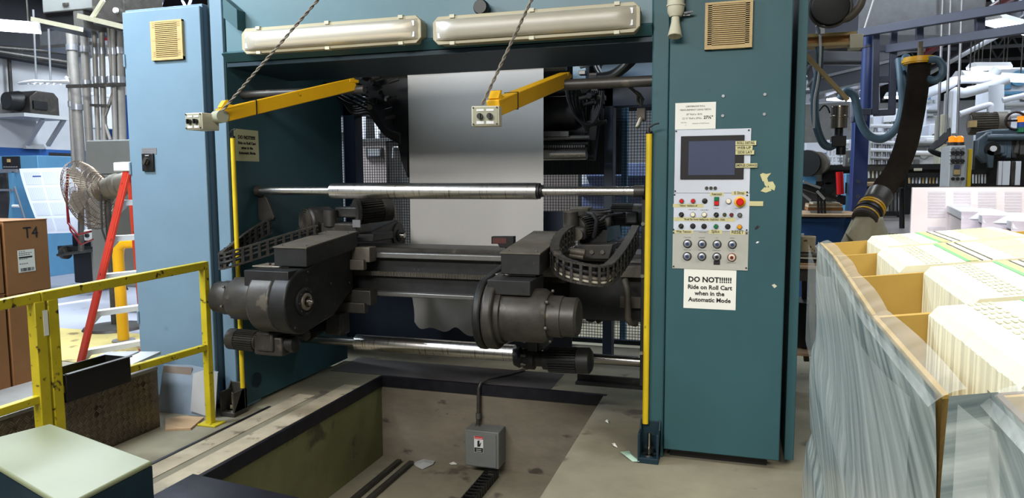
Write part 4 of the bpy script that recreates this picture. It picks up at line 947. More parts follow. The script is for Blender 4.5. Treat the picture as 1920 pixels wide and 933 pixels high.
# --- cardboard cartons
b0=P(28,742,Z=.10);b1=P(108,716,Z=.10);dY=(b1-b0);dl=dY.length;dY.normalize();dX=dY.cross(U)  # dX points to +X side
def carton(lab,s0,s1,z0,z1,tx=None):
    o=b0+dY*s0-dX*.62;o.z=z0
    t=T('cardboard_carton',lab,'cardboard box',o,'brown cartons stacked behind the yellow rail')
    L=s1-s0;O('carton_walls',obox(MB(),o,dY*L,dX*.62,U*(z1-z0)),'cardboard',t,bevel=.006)
    # flaps + tape
    O('top_flap',obox(MB(),o+U*(z1-z0)+dX*.0,dY*L,dX*.30,U*.006),'cardboard',t);O('top_flap',obox(MB(),o+U*(z1-z0)+dX*.318,dY*L,dX*.304,U*.006),'cardboard',t)
    return t
def zrow(y): return P(70,y,Z=None,Y=(b0.y+b1.y)/2).z
za=zrow(548);zb2=zrow(414)
c1=carton('tall brown carton marked T4 with a white shipping label on its side',0,dl,za,zb2)
c2=carton('brown carton under the T4 carton, its white label half hidden by the rail post',0,dl,.10,za-.007)
c3=carton('brown carton at the frame edge with a small taped pale label',-.62,-.02,za+.02,zb2+.02)
c4=carton('lower brown carton at the frame edge beneath the one with the taped label',-.62,-.02,.10,za+.01)
fc=Matrix((dY,U,dX)).transposed().to_4x4()
def onbox(u,v,off=.001): return b0+dY*u+U*(v-.10)+dX*off
TXT('T4',onbox(dl*.42,za+(zb2-za)*.76,.0015),.075,'ink',c1,face=fc,bold=.0,name='marker_lettering')
def shiplabel(u0,u1,v0,v1,par,n=5):
    o=onbox(u0,v0);l=O('shipping_label',obox(MB(),o,dY*(u1-u0),U*(v1-v0),dX*.001),'paper',par);H=v1-v0;W=u1-u0
    for i,(s,v,h) in enumerate((('-'*9,.92,.035),('-'*18,.84,.04),('-'*15,.76,.04),('-'*12,.58,.035),('-'*12,.36,.05))):
        mm_=MB();uu_=u0+W*.06
        for kk in range(len(s)//3): obox(mm_,onbox(uu_,v0+H*v,.002),dY*W*.10,U*H*h*.8,dX*.0005);uu_+=W*.135
        O('printed_line',mm_,'ink_soft',l,smooth=False)
    m=MB();x=u0+W*.12
    random.seed(5)
    while x<u1-W*.1:
        w_=random.choice((.002,.003,.005));obox(m,onbox(x,v0+H*.04,.002),dY*w_,U*H*.15,dX*.0005);x+=w_+random.choice((.002,.004))
    obox(m,onbox(u0+W*.05,v0+H*.63,.002),dY*W*.8,U*H*.07,dX*.0005)
    O('bar_code',m,'ink',l,smooth=False)
shiplabel(dl*.27,dl*.65,za+.14,za+(zb2-za)*.60,c1)
shiplabel(dl*.5,dl*.78,za-.26,za-.10,c2)
O('pale_label',obox(MB(),onbox(-.20,zb2-.26),dY*.11+U*-.03,U*.10,dX*.001),'tape',c3)
t=T('wooden_pallet','low grey pallet carrying the brown cartons','pallet',(b0.x-.3,b0.y,0))
for k in range(5): O('deck_board',obox(MB(),b0+dY*(-.7)-dX*(.62-k*.14)-U*.02+dX*.03,dY*(dl+.8),dX*.10,U*.018),'wood',t,bevel=.002)
for k in range(3): O('bearer',obox(MB(),V((b0.x,b0.y,0))+dY*(-.65+k*.55)-dX*.6,dY*.09,dX*.62,U*.08),'wood',t)
O('long_ledge',obox(MB(),V((b0.x,b0.y,0))+dY*(-1.2)+dX*.12,dY*2.2,dX*.16,U*.07),'light_grey',None,label='pale worn ledge on the floor in front of the cartons',cat='ledge',bevel=.004)
# --- sheets leaning on left cabinet
t=T('leaning_sheet','grey painted sheet with a rust-brown primer patch leaning against the left cabinet','metal sheet',P(355,780,Y=3.72))
M('primer',(126,114,104),.6,0,.1,6);M('sheet_grey',(128,140,152),.45,0,.08,4)
sh=[P(x,y,Y=3.76) for x,y in((306,683),(355,684),(384,690),(409,697),(404,786),(308,771))]
for p in sh[4:]: p.y-=.06
O('sheet',MB().prism(sh,(0,.006,0)),'sheet_grey',t)
O('primer_patch',MB().prism([p+V((0,-.004,0)) for p in[P(x,y,Y=3.755) for x,y in((307,685),(361,688),(357,724),(345,733),(320,725),(307,722))]],(0,.002,0)),'primer',t)
O('pale_sheet',MB().prism([P(x,y,Y=3.70) for x,y in((362,700),(380,694),(408,698),(403,785),(357,770))],(0,.004,0)),'light_grey',t)
pl=[P(x,y,Z=.0) for x,y in((310,787),(345,783),(383,785),(358,806),(310,808))]
O('plywood_offcut',MB().prism(pl,(0,0,.014)),'wood',label='plywood offcut on the floor under the leaning grey sheet',cat='wood board',bevel=.001)
# --- red stepladder
lt=P(240,300,D=5.95);lb=P(150,684,Z=0)
ld=T('step_ladder','red fibreglass stepladder with white aluminium steps standing behind the cartons','ladder',lb)
rb=P(266,662,Z=0);side=(rb-lb);wid=side.length;side.normalize();back=U.cross(side)   # away from camera
top=P(240,314,Y=lb.y+.30);topr=top+side*(wid*.72);topr.z=top.z
nrm=(top-lb).normalized()
for p,q in((lb,top),(rb,topr)):
    fr_=nrm.cross(side)
    O('front_rail',MB().bar(p,q,.022,.10,up=nrm.cross(side)),'red_fibre',ld,bevel=.003)
    O('rail_web',MB().bar(p+side*.0,q,.028,.07,up=nrm.cross(side)),'red_fibre',ld)
for p,q in((lb+back*.5+side*.75,top+back*.1+side*.05),(rb+back*.5+side*.75,topr+back*.1+side*.05)): O('rear_rail',MB().bar(p,q,.02,.04,up=(1,0,0)),'red_fibre',ld,bevel=.003)
O('top_cap',obox(MB(),top-back*.10-side*.04+U*-.03,(topr-top)+side*.08,back*.28,U*.075),'white',ld,bevel=.01)
ys=(660,587,517,445,377)
for y in ys:
    f=(y-684)/(312-684.);f=max(.03,f);a=lb.lerp(top,f);b=rb.lerp(topr,f)
    s=O('step',obox(MB(),a-back*.02,b-a,back*.085,U*.014).add([],[]),'white',ld,bevel=.002)
    O('step_lip',obox(MB(),a-back*.022-U*.03,b-a,back*.004,U*.044),'white',s)
    for c,sg in((a,1),(b,-1)): O('gusset',MB().prism([c-U*.03,c-U*.10,c+side*(sg*.07)-U*.03],back*.004),'white',s)
O('spreader',MB().bar(lb.lerp(top,.40)+back*.02,rb.lerp(topr,.4)+back*.02,.02,.03),'iron',ld)
# --- fan on a pole
fc_=P(163,366,Y=5.7);ax=V((1,.25,.30)).normalized()
fn=T('drum_fan','large dusty industrial fan in a round wire guard beside the stepladder','fan',(fc_.x+.25,fc_.y,0))
ra=m_(66,fc_);t1=ax.cross(U).normalized();t2=ax.cross(t1).normalized()
def circ(c,r,n=40): return [c+t1*(r*math.cos(2*pi*i/n))+t2*(r*math.sin(2*pi*i/n)) for i in range(n)]
m=MB()
for k in range(7): 
    f=k/6;m.tube(circ(fc_-ax*(.10*(1-f*f)) ,ra*(.2+.8*f)),.003,5,closed=True)
for k in range(7):
    f=k/6;m.tube(circ(fc_+ax*(.02+.20*(1-f)),ra*(.35+.65*f)),.003,5,closed=True)
for i in range(64):
    a=2*pi*i/64;d=t1*math.cos(a)+t2*math.sin(a)
    m.tube([fc_-ax*.10+d*ra*.15,fc_-ax*.09+d*ra*.5,fc_-ax*.04+d*ra*.85,fc_+d*ra,fc_+ax*.02+d*ra,fc_+ax*.09+d*ra*.8,fc_+ax*.16+d*ra*.5,fc_+ax*.21+d*ra*.3],.0022,4)
M('wire',(104,88,72),.4,.7,.2,9)
O('wire_guard',m,'wire',fn)
m=MB()
for i in range(4):
    a=2*pi*i/4+.4;d=t1*math.cos(a)+t2*math.sin(a);e=ax.cross(d)
    m.prism([fc_+d*ra*.12-e*.04,fc_+d*ra*.5-e*.12,fc_+d*ra*.88-e*.06,fc_+d*ra*.85+e*.08,fc_+d*ra*.4+e*.06,fc_+d*ra*.12+e*.03],ax*.008)
O('blade',m,'blade',fn)
O('motor',MB().lathe(fc_+ax*.10,ax,[(0,.05),(.02,.10),(.2,.115),(.21,.125),(.26,.125),(.27,.11),(.4,.11),(.46,.08),(.47,.03)],28),'dusty_iron',fn)
O('hanging_cables',MB().tube([fc_+V(q) for q in((-.16,-.06,.27),(-.21,-.05,.0),(-.2,-.06,-.28),(-.08,-.06,-.4),(.08,-.05,-.36))],.012,8).tube([fc_+V(q) for q in((-.17,-.05,.27),(-.22,-.05,.0),(-.19,-.05,-.35),(-.06,-.05,-.5),(.1,-.05,-.44))],.009,8),'maroon',fn)
bs=fc_+ax*.22
O('pole',MB().cyl((bs.x,bs.y,.04),(bs.x,bs.y,bs.z-.08),.03),'iron',fn);O('base',MB().lathe((bs.x,bs.y,0),(0,0,1),[(0,.3),(.03,.28),(.05,.06)],28),'iron',fn)
O('power_cord',MB().tube([bs+V((.05,-.12,-.05)),bs+V((.06,-.14,-.4)),bs+V((.2,-.13,-.8)),bs+V((.3,-.1,-1.0))],.009,8),'rubber',fn)
# --- yellow pipe hoop
a=P(232,640,Z=0)
t=T('pipe_barrier','yellow pipe hoop bolted to the floor between ladder and cabinet','barrier',a)
yy=a.y;zt2=P(228,455,Y=yy).z
O('hoop',MB().tube([(a.x,yy,.02),(a.x-.01,yy,zt2-.12),(a.x+.01,yy,zt2-.04),(a.x+.08,yy,zt2),(a.x+.6,yy+.1,zt2),(a.x+.68,yy+.1,zt2-.05),(a.x+.7,yy+.1,zt2-.15),(a.x+.7,yy+.1,.02)],.05,14),'yellow_clean',t)
O('base_flange',MB().cyl((a.x,yy,0),(a.x,yy,.02),.10),'galv',t)
# --- grey electrical cabinet behind
t=T('electrical_cabinet','plain grey electrical cabinet standing behind the fan and ladder','cabinet',P(225,560,Y=6.5))
ec0=P(171,400,Y=6.5).x;ez=P(210,262,Y=6.5).z;em=P(210,327,Y=6.5).z
O('body',MB().box(ec0,ec0+.75,6.5,6.9,.3,ez),'grey_paint',t,bevel=.005)
O('upper_door',MB().box(ec0+.01,ec0+.74,6.48,6.5,em+.01,ez-.01),'grey_paint',t,bevel=.004);O('lower_door',MB().box(ec0+.01,ec0+.74,6.48,6.5,.32,em-.01),'grey_paint',t,bevel=.004)
O('latch',MB().cyl((ec0+.04,6.48,ez-.4),(ec0+.04,6.46,ez-.4),.015),'galv',t)
for x in(ec0+.1,ec0+.65): O('leg',MB().box(x,x+.05,6.6,6.65,0,.3),'blue',t)
# --- conduits from ceiling
M('conduit',(134,130,124),.5,.25,.12,10)
for i,(x0,x1,yb,Y,r,lab) in enumerate((
 (131,153,300,8.0,.065,'thick galvanised riser pipe closest to the wire tray'),(157,166,262,7.6,.05,'galvanised pipe with a brown worn upper length beside the wall duct'),
 (176,184,262,7.2,.03,'thin bright conduit entering the grey cabinet, first from its left edge'),(190,196,262,7.2,.035,'bright conduit entering the grey cabinet, second from its left edge'),
 (203,207,262,7.2,.022,'thin conduit bowing around its neighbour above the grey cabinet'),(211,216,262,7.2,.03,'conduit over the middle of the grey cabinet'),
 (221,228,262,7.3,.06,'broad tan-stained pipe rising above the right half of the grey cabinet'),(128,135,290,8.3,.03,'slim vertical conduit next to the wire tray end'),(143,146,300,8.4,.025,'faint slender conduit behind the thick riser pipe'))):
    a=P(x0,40,Y=Y);b=P(x1,yb,Y=Y);m=MB()
    if i==4: m.tube([a,(a.x,Y,b.z+1.0),(a.x+.03,Y,b.z+.6),(b.x-.09,Y,b.z+.25),(b.x,Y,b.z)],r,10)
    else: m.tube([(a.x,Y,7.1),(a.x,Y,a.z),(a.x+(b.x-a.x)*.55,Y,(a.z+b.z)/2),(b.x,Y,b.z if i in(2,3,4,5,6) else .1)],r,12)
    t=T('conduit_pipe',lab,'pipe',(b.x,Y,b.z),'vertical pipes above the grey cabinet')
    O('pipe',m,'conduit',t)
    for z in(a.z-.4,b.z+.7): O('pipe_coupling',MB().cyl((b.x+(a.x-b.x)*(z-b.z)/(a.z-b.z),Y,z),(b.x+(a.x-b.x)*(z-b.z)/(a.z-b.z),Y,z+.08),r*1.25,n=12),'galv',t)
O('pipe_strut',MB().bar(P(126,162,Y=7.15),P(245,158,Y=7.15),.04,.04),'iron',label='dark horizontal strut clamping the row of vertical pipes',cat='bracket')
O('pipe_strut',MB().bar(P(170,197,Y=7.15),P(205,198,Y=7.15),.03,.03),'iron',label='short lower strut across the thin conduits',cat='bracket')
# wall duct panel, blue door
O('wall_duct',fbox(MB(),147,90,172,240,10,.4).box(P(147,200,Y=10).x-.03,P(172,200,Y=10).x+.03,9.97,10.4,3.0,3.06),'white',label='bright white upright duct on the wall behind the pipes',cat='duct',bevel=.01)
a=P(196,180,Y=11);b=P(246,262,Y=11)
t=T('wall_cladding','dark blue sheet panel on the wall above the grey cabinet','panel',(a.x,11,b.z))
O('sheet',MB().box(a.x,b.x,11,11.05,b.z-.8,a.z),'wall_blue',t);O('frame_strip',MB().box((a.x+b.x)/2-.04,(a.x+b.x)/2+.04,10.96,11,b.z-.8,a.z),'navy',t)
# unit heater, duct, angle irons
t=T('unit_heater','dark grey unit heater box with an open louvred mouth hung from the ceiling','heater',P(160,55,Y=8.6))
O('case',fbox(MB(),78,-40,172,20,6.9,.8),'grey_paint',t,bevel=.01);O('mouth',fbox(MB(),82,20,138,50,6.93,.7),'black',t);O('end_panel',fbox(MB(),138,20,156,52,6.9,.8),'grey_steel',t)
O('side_case',fbox(MB(),172,-40,232,44,6.8,.6),'iron',t,bevel=.01);O('rating_plate',fbox(MB(),117,5,128,11,6.89,.01),'iron',t)
p=P(219,20,Y=6.79);O('cap_bolt',MB().cyl(p,p+V((0,-.03,0)),.03),'white',t)
t=T('sheet_duct','dull galvanised sheet metal duct under the unit heater','duct',P(120,88,Y=9.2))
O('duct_body',fbox(MB(),74,55,170,84,9.2,.8),'galv',t,bevel=.01);O('duct_flange',fbox(MB(),72,82,172,88,9.15,.9),'grey_steel',t)
t=T('angle_iron','pale angle iron hanging crosswise below the unit heater','steel angle',P(100,45,Y=7.9))
O('angle_leg',MB().bar(P(62,36,Y=6.6),P(152,55,Y=6.6),.06,.05),'cream',t)
t=T('angle_iron','pale angle bracket with a diagonal strut above the left cabinet','steel angle',P(190,45,Y=7.4))
O('angle_leg',MB().bar(P(148,30,Y=6.5),P(238,52,Y=6.5),.05,.055),'cream',t);O('diagonal_strut',MB().bar(P(172,34,Y=6.5),P(194,0,Y=6.5),.03,.04),'cream',t)
# red band beam
O('red_pipe',MB().bar(P(192,62,Y=9),P(246,66,Y=9),.1,.22),'maroon',label='dark red beam end crossing behind the conduits',cat='beam')
# wire basket tray
t=T('wire_tray','white wire cable tray hung on two thin rods','cable tray',P(90,155,Y=8.4))
y=8.2;m=MB()
a=P(36,156,Y=y);b=P(134,152,Y=y);c=P(120,158,Y=y-.6)
O('outer_wire',MB().tube([a,b,b+V((.25,-.3,0)),c+V((.2,-.1,0)),c+V((-.4,-.1,.05)),a],.022,8),'white',t)
m=MB()
for k in range(7):
    f=(k+.5)/7;m.cyl(a.lerp(b,f),a.lerp(c,f*1.0),.012,n=6)
O('cross_wires',m,'white',t)
for x0,x1,y0 in((62,68,78),(90,95,92)): O('hanger_rod',MB().cyl(P(x0,y0-60,Y=y),P(x1,150,Y=y),.014,n=8),'galv',t)
# blower on a wall shelf
Xs=-13.2
t=T('wall_blower','dark boxy blower standing on the bracket shelf high on the white wall','blower',P(90,212,X=Xs))
a=P(58,213,X=Xs);b=P(112,213,X=Xs);zt3=P(85,172,X=Xs).z
ya,yb_=min(a.y,b.y),max(a.y,b.y)
prof=[(Xs,ya,a.z),(Xs,yb_,a.z),(Xs,yb_,zt3-.1),(Xs,yb_-.1,zt3),(Xs,ya+.15,zt3),(Xs,ya,zt3-.12)]
O('scroll_case',MB().prism(prof,(-.5,0,0)),'iron',t,bevel=.02);O('outlet',MB().box(Xs-.05,Xs+.03,ya+.05,ya+.35,a.z+.1,zt3-.2),'black',t);O('inlet_cone',MB().cyl((Xs-.3,ya,a.z+.25),(Xs-.3,ya-.25,a.z+.25),.2,.15),'iron_dark',t)
t=T('wall_shelf','white bracket shelf with diagonal struts fixed to the wall under the dark blower','shelf',P(85,218,X=Xs))
a=P(38,219,X=Xs);b=P(124,222,X=Xs);O('shelf_board',MB().box(Xs-.75,Xs+.1,a.y,b.y,b.z-.04,b.z+.03),'light_grey',t)
for s in(58,98):
    q=P(s+22,224,X=Xs);e=P(s-8,272,X=-13.9);O('strut',MB().bar(q,e,.07,.07),'light_grey',t)
O('strut_foot',MB().bar(P(46,274,X=-13.9),P(80,275,X=-13.9),.08,.1),'light_grey',t)
O('conduit_drop',MB().cyl(P(15,80,X=-13.9),P(22,195,X=-13.9),.035).box(-13.98,-13.8,P(20,200,X=-13.9).y-.12,P(20,200,X=-13.9).y+.12,P(20,205,X=-13.9).z,P(20,192,X=-13.9).z),'iron',label='dark conduit with socket box on the white wall left of the blower',cat='conduit')
for k,(y0,y1) in enumerate(((88,100),(95,125))):
    O('service_pipe',MB().cyl(P(-20,y0,X=-13.2+.4*k),P(135,y1-6*k,X=-13.2+.4*k),.05),'iron',label=('upper','lower')[k]+' dark service pipe running along the top of the white wall',cat='pipe')
# ceiling lamp far left
def hang_lamp(lab,x,y,D,L,w,ang,grp='glowing hall lamps'):
    p=P(x,y,D=D);t=T('hall_lamp',lab,'lamp',p,grp);d=V((math.cos(ang),math.sin(ang),0));n=V((-d.y,d.x,0))
    O('tube_panel',obox(MB(),p-d*L/2-n*w/2,d*L,n*w,U*.03),'lamp_on',t)
    O('reflector',MB().prism([p-d*L/2-n*(w/2+.02)+U*.031,p-d*L/2+n*(w/2+.02)+U*.031,p-d*L/2+n*w/4+U*.12,p-d*L/2-n*w/4+U*.12],d*L),'white',t)
    for s in(-.35,.35): O('hanger_wire',MB().cyl(p+d*L*s+U*.12,V((p.x+d.x*L*s,p.y+d.y*L*s,7.1)),.01,n=6),'iron',t)
    return t
hang_lamp('glowing strip lamp cut by the left edge of the photo',4,56,9,.8,.2,.75)
# --- blue machine left, printed sheet, frames
t=T('folding_machine','sky blue machine cabinet with a black button panel at the left frame edge','machine',P(40,400,Y=8.6))
O('body',fbox(MB(),-40,292,74,420,8.6,1.2,0),'skyblue',t,bevel=.01);pn=O('button_strip',fbox(MB(),4,293,35,318,8.57,.03),'ink',t)
for i in range(6):
    p=P(9+i*4.6,313,Y=8.57);O('push_button',MB().cyl(p,p+V((0,-.02,0)),.012),'grey_paint',pn)
p=P(18,301,Y=8.57);O('push_button',MB().box(p.x-.02,p.x+.02,8.54,8.57,p.z-.025,p.z+.025),'tan',pn)
t=T('machine_bed','long blue and white machine bed behind the hanging printed sheet','machine',P(130,420,Y=8.9))
O('bed',fbox(MB(),78,305,175,330,9.9,.8),'skyblue',t,bevel=.01);O('side_rail',MB().bar(P(78,297,Y=9.85),P(172,303,Y=9.85),.06,.08),'light_grey',t);O('rear_rail',MB().bar(P(96,291,Y=10),P(142,293,Y=10),.1,.1),'iron',t)
O('frame_base',fbox(MB(),60,330,178,560,9.95,.5,0),'iron_dark',t)
def sheetf(u,v):
    xl_=36+(78-36)*v**1.2;xr2=150+(165-150)*v;p=P(xl_+(xr2-xl_)*u,316+(438-316)*v-3*u,Y=7.4-.25*math.sin(v*pi/2));return p
M('print_sheet',(206,212,226),.7,0,.02,6)
t=T('printed_sheet','large printed sheet curving down in front of the blue machine bed','paper',P(100,436,Y=7.2))
O('sheet',MB().grid(sheetf,10,12),'print_sheet',t)
m=MB()
for r_ in range(4):
    for c_ in range(3):
        for k in range(9):
            u0=.06+c_*.31+k*.03;v0=.06+r_*.235
            a=sheetf(u0,v0);b=sheetf(u0+.018,v0);c=sheetf(u0+.018,v0+.19);d=sheetf(u0,v0+.19);o_=V((0,-.004,0));m.quad(a+o_,b+o_,c+o_,d+o_)
M('print_ink',(184,190,206),.7,0,0);O('print_columns',m,'print_ink',t,smooth=False)
m=MB();o_=V((0,-.006,0));m.quad(*[sheetf(u,v)+o_ for u,v in((.2,.115),(.34,.115),(.34,.13),(.2,.13))]);O('blue_heading',m,'blue',t)
t=T('sheet_stand','grey steel frame stand with dark panels at the left frame edge','stand',P(20,410,Y=7.6))
O('top_bar',MB().bar(P(-20,320,Y=7.6),P(32,320,Y=7.6),.04,.05),'galv',t);O('upright',MB().bar(P(27,322,Y=7.6),P(8,560,Y=7.6),.04,.04,up=(0,1,0)),'skyblue',t);O('brace',MB().bar(P(27,350,Y=7.6),P(46,410,Y=7.6),.02,.02,up=(0,1,0)),'galv',t)
O('panel',fbox(MB(),-20,324,14,408,7.65,.03,.1),'iron',t);O('mid_bar',MB().bar(P(-20,356,Y=7.58),P(24,356,Y=7.58),.02,.03),'galv',t)
O('foot_bracket',MB().cyl(P(20,386,Y=7.6),P(36,386,Y=7.6),.02,n=8),'white',t)
# trolley & socket
t=T('machine_trolley','low dark trolley on castors under the fan','trolley',P(150,480,Y=7.6))
O('deck',fbox(MB(),108,462,182,470,7.5,.7),'iron_dark',t);O('block',fbox(MB(),135,440,182,482,7.6,.5,.12),'black',t,bevel=.02)
for x in(123,): 
    p=P(x,473,Y=7.5);O('castor',MB().cyl(p+V((-.03,0,0)),p+V((.03,0,0)),.09,n=20),'iron',t)
O('handle_bar',MB().cyl(P(108,478,Y=7.4),P(182,468,Y=7.4),.02),'iron',t)
t=T('grey_socket_box','small pale socket box with a dark twist knob below the fan','socket',P(166,452,Y=7.0))
O('case',fbox(MB(),157,431,173,451,7.0,.1),'light_grey',t,bevel=.01);p=P(165,441,Y=7.0);O('twist_knob',MB().cyl(p,p+V((0,-.03,0)),.025),'black',t)
O('post',MB().cyl(P(152,340,Y=7.1),P(152,470,Y=7.1),.035),'iron',t)
# ================================================================ WRAPPED PALLET OF PRINTED SIGNATURES (right foreground)
zb=1.33   # nominal top height
M('sheet_edge',(222,222,196),.7,0,.03,30,stretch=(1,1,1))
M('edge_side',(214,216,212),.7,0,.10,6,stretch=(60,60,.3))
M('film_skin',(172,190,192),.22,0,.16,6,stretch=(1,1,9),trans=0,coat=.6)
M('film',(225,235,238),.12,0,.05,4,alpha=.22)
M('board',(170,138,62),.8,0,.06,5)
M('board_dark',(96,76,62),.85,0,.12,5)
M('mark_green',(110,186,116),.7,0,.05);M('mark_dark',(88,86,78),.7,0,.1);M('mark_grey',(190,190,160),.75,0,.12,160);M('mark_lime',(206,218,120),.7,0,.04)
# corners of the left edge of each row, on the load's top plane
rows=[(1538,455),(1561,478),(1588,518),(1636,591),(1770,744),(1960,985)]
lean=math.tan(math.radians(4.0))
def top(x,y):   # plane z = zb + lean*(lateral - l0)
    d=fw*F+rr*(x-CX)-uu*(y-CY);lat=V((rr.x,rr.y,0)).normalized();n=U-lat*lean
    t=((V((0,0,zb))+lat*.75-V((0,0,HC))-V((0,0,0))).dot(n)-0)/d.dot(n);return CAM+d*t
rc=[top(*q) for q in rows];lat=V((rr.x,rr.y,0)).normalized();latt=(lat+U*lean).normalized()
print('rows',rc)
H_=.24
layers=[0]
def row_box(i,lab,x_off,w,zoff=0,fill=True,gap=.14,h=H_,marks=True,blab=''):
    """cardboard tray row i (between left corners i and i+1) shifted x_off along the row"""
    A=rc[i]+latt*x_off+U*zoff;B=rc[i+1]+latt*x_off+U*zoff
    B=A+(B-A)*.985;dn=U*(-h)
    t=T('signature_tray',lab,'cardboard tray',(A+B)/2+dn+latt*w/2,'trays of printed sheets on the wrapped pallet')
    th=.006;dv=(B-A).normalized();inn=latt*th
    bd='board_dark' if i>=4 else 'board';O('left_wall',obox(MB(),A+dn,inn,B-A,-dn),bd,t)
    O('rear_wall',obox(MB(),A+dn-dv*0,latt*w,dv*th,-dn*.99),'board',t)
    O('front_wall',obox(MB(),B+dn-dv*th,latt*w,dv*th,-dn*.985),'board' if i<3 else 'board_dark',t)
    O('right_wall',obox(MB(),A+dn+latt*(w-th),inn,B-A,-dn),'board',t)
    O('tray_floor',obox(MB(),A+dn,latt*w,B-A,U*.004),'board',t)
    if fill:
        o=A+dn+latt*gap+dv*.012+U*.005;L=(B-A).length-.024;wd=w-gap-.02
        s=T('sheet_bundle',blab,'paper stack',o,'bundles of upright printed sheets')
        # jagged sheets: serrated top
        hh=h+.004;prof=[];n=int(L/.0035);m=MB();random.seed(i*7+int(x_off*10))
        vs=[];fs=[]
        for k in range(n+1):
            y=dv*(L*k/n);j=random.uniform(-.0012,.0012);c=.012
            vs+= [o+y+latt*(j),o+y+latt*(j)+U*(hh-c),o+y+latt*(c)+U*(hh+j*.4),o+y+latt*(wd-c)+U*(hh+j*.4),o+y+latt*wd+U*(hh-c),o+y+latt*wd]
        for k in range(n):
            b=k*6
            for q in range(5): fs.append((b+q,b+q+1,b+q+7,b+q+6))
        fs+=[(5,4,3,2,1,0),tuple(n*6+q for q in range(6))]
        m.add(vs,fs);O('sheets',m,'sheet_edge',s,smooth=False)
        if marks:
            def strip(u0,u1,mat,nm='print_mark',bits=0):
                m=MB();R_N=12 if bits<5 else 22
                if bits:
                    for k in range(bits):
                        for r_ in range(R_N):
                            uu0=u0+(u1-u0)*(k/bits)+.004;uu1=u0+(u1-u0)*((k+.72)/bits)
                            obox(m,o+latt*(wd*uu0)+dv*(L*(r_/R_N+.01))+U*(hh+.0006),latt*(wd*(uu1-uu0)),dv*(L*.55/R_N),U*.0006)
                else: obox(m,o+latt*(wd*u0)+U*(hh+.0006),latt*(wd*(u1-u0)),dv*L,U*.0006)
                O(nm,m,mat,s,smooth=False)
            q=lambda c:c/.335
            strip(q(.048),q(.085),'mark_grey',bits=4);strip(q(.122),q(.131),'mark_green');strip(q(.131),q(.146),'mark_lime');strip(q(.150),q(.1535),'mark_dark');strip(q(.168),q(.1715),'mark_dark');strip(q(.215),q(.30),'mark_grey',bits=16)
names=['farthest row','second row back','middle row','second row from the front','nearest row']
wds=[.48,.46,.50,.435,.40]
for i in range(5):
    row_box(i,'open cardboard tray at the film-covered edge of the wrapped load, %s'%names[i],(0,0,0,0,.045)[i],wds[i],gap=(.12,.10,.14,.075,.03)[i],blab='printed sheets on edge in the film-side tray, %s'%names[i])
    if i<3: row_box(i,'open cardboard tray by the photo edge, %s of the wrapped load'%names[i],wds[i]+.012,.44,gap=.05,zoff=-.006,blab='printed sheets on edge in the tray by the photo edge, %s'%names[i])
# lower layers, closed trays seen only through the film
random.seed(11)
for L_ in range(1,5):
    for i in range(5):
        A=rc[i]-U*(H_+.02)*L_;B=rc[i+1]-U*(H_+.02)*L_;off=random.uniform(-.012,.012)
        if A.z-H_<.12: A.z=max(A.z,.12+H_);B.z=max(B.z,.12+H_)
        o=A-U*H_+latt*off
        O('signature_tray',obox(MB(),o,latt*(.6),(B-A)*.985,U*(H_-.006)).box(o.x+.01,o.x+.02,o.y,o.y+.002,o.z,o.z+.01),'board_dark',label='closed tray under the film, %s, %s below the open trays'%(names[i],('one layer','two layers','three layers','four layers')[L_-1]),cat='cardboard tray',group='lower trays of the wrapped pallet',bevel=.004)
# stretch film skin hugging the left faces
fs_=T('stretch_film','cloudy stretch film wound tightly round the left side and near corner of the pallet','plastic film',(rc[2].x,rc[2].y,.1))
def film_mat(nm,c1,c2,rough,alpha=1):
    m=M(nm,c1,rough,0,.01,5);nt=m.node_tree;b=nt.nodes['Principled BSDF']
    tc=nt.nodes.new('ShaderNodeTexCoord');mp=nt.nodes.new('ShaderNodeMapping');mp.inputs['Rotation'].default_value=(0,math.radians(0),0)
    g=nt.nodes.new('ShaderNodeVectorMath');g.operation='MULTIPLY_ADD'
    sx=nt.nodes.new('ShaderNodeSeparateXYZ');cx=nt.nodes.new('ShaderNodeCombineXYZ');nt.links.new(tc.outputs['Object'],sx.inputs[0])
    # streak coordinate: runs diagonally downwards along the face
    a1=nt.nodes.new('ShaderNodeMath');a1.operation='MULTIPLY_ADD';nt.links.new(sx.outputs['Y'],a1.inputs[0]);a1.inputs[1].default_value=-.55;nt.links.new(sx.outputs['Z'],a1.inputs[2])
    a2=nt.nodes.new('ShaderNodeMath');a2.operation='MULTIPLY';nt.links.new(a1.outputs[0],a2.inputs[0]);a2.inputs[1].default_value=42
    a3=nt.nodes.new('ShaderNodeMath');a3.operation='MULTIPLY';nt.links.new(sx.outputs['Y'],a3.inputs[0]);a3.inputs[1].default_value=2.2
    nt.links.new(a2.outputs[0],cx.inputs[0]);nt.links.new(a3.outputs[0],cx.inputs[1])
    n=nt.nodes.new('ShaderNodeTexNoise');n.inputs['Scale'].default_value=1;n.inputs['Detail'].default_value=5;nt.links.new(cx.outputs[0],n.inputs['Vector'])
    r=nt.nodes.new('ShaderNodeValToRGB');e=r.color_ramp.elements;e[0].position=.35;e[1].position=.72;e[0].color=[lin(v) for v in c1]+[1];e[1].color=[lin(v) for v in c2]+[1]
    nt.links.new(n.outputs['Fac'],r.inputs[0]);nt.links.new(r.outputs[0],b.inputs['Base Color'])
    bp=nt.nodes.new('ShaderNodeBump');bp.inputs['Strength'].default_value=.5;bp.inputs['Distance'].default_value=.004;nt.links.new(n.outputs['Fac'],bp.inputs['Height']);nt.links.new(bp.outputs[0],b.inputs['Normal'])
    if alpha<1: b.inputs['Alpha'].default_value=alpha
    return m
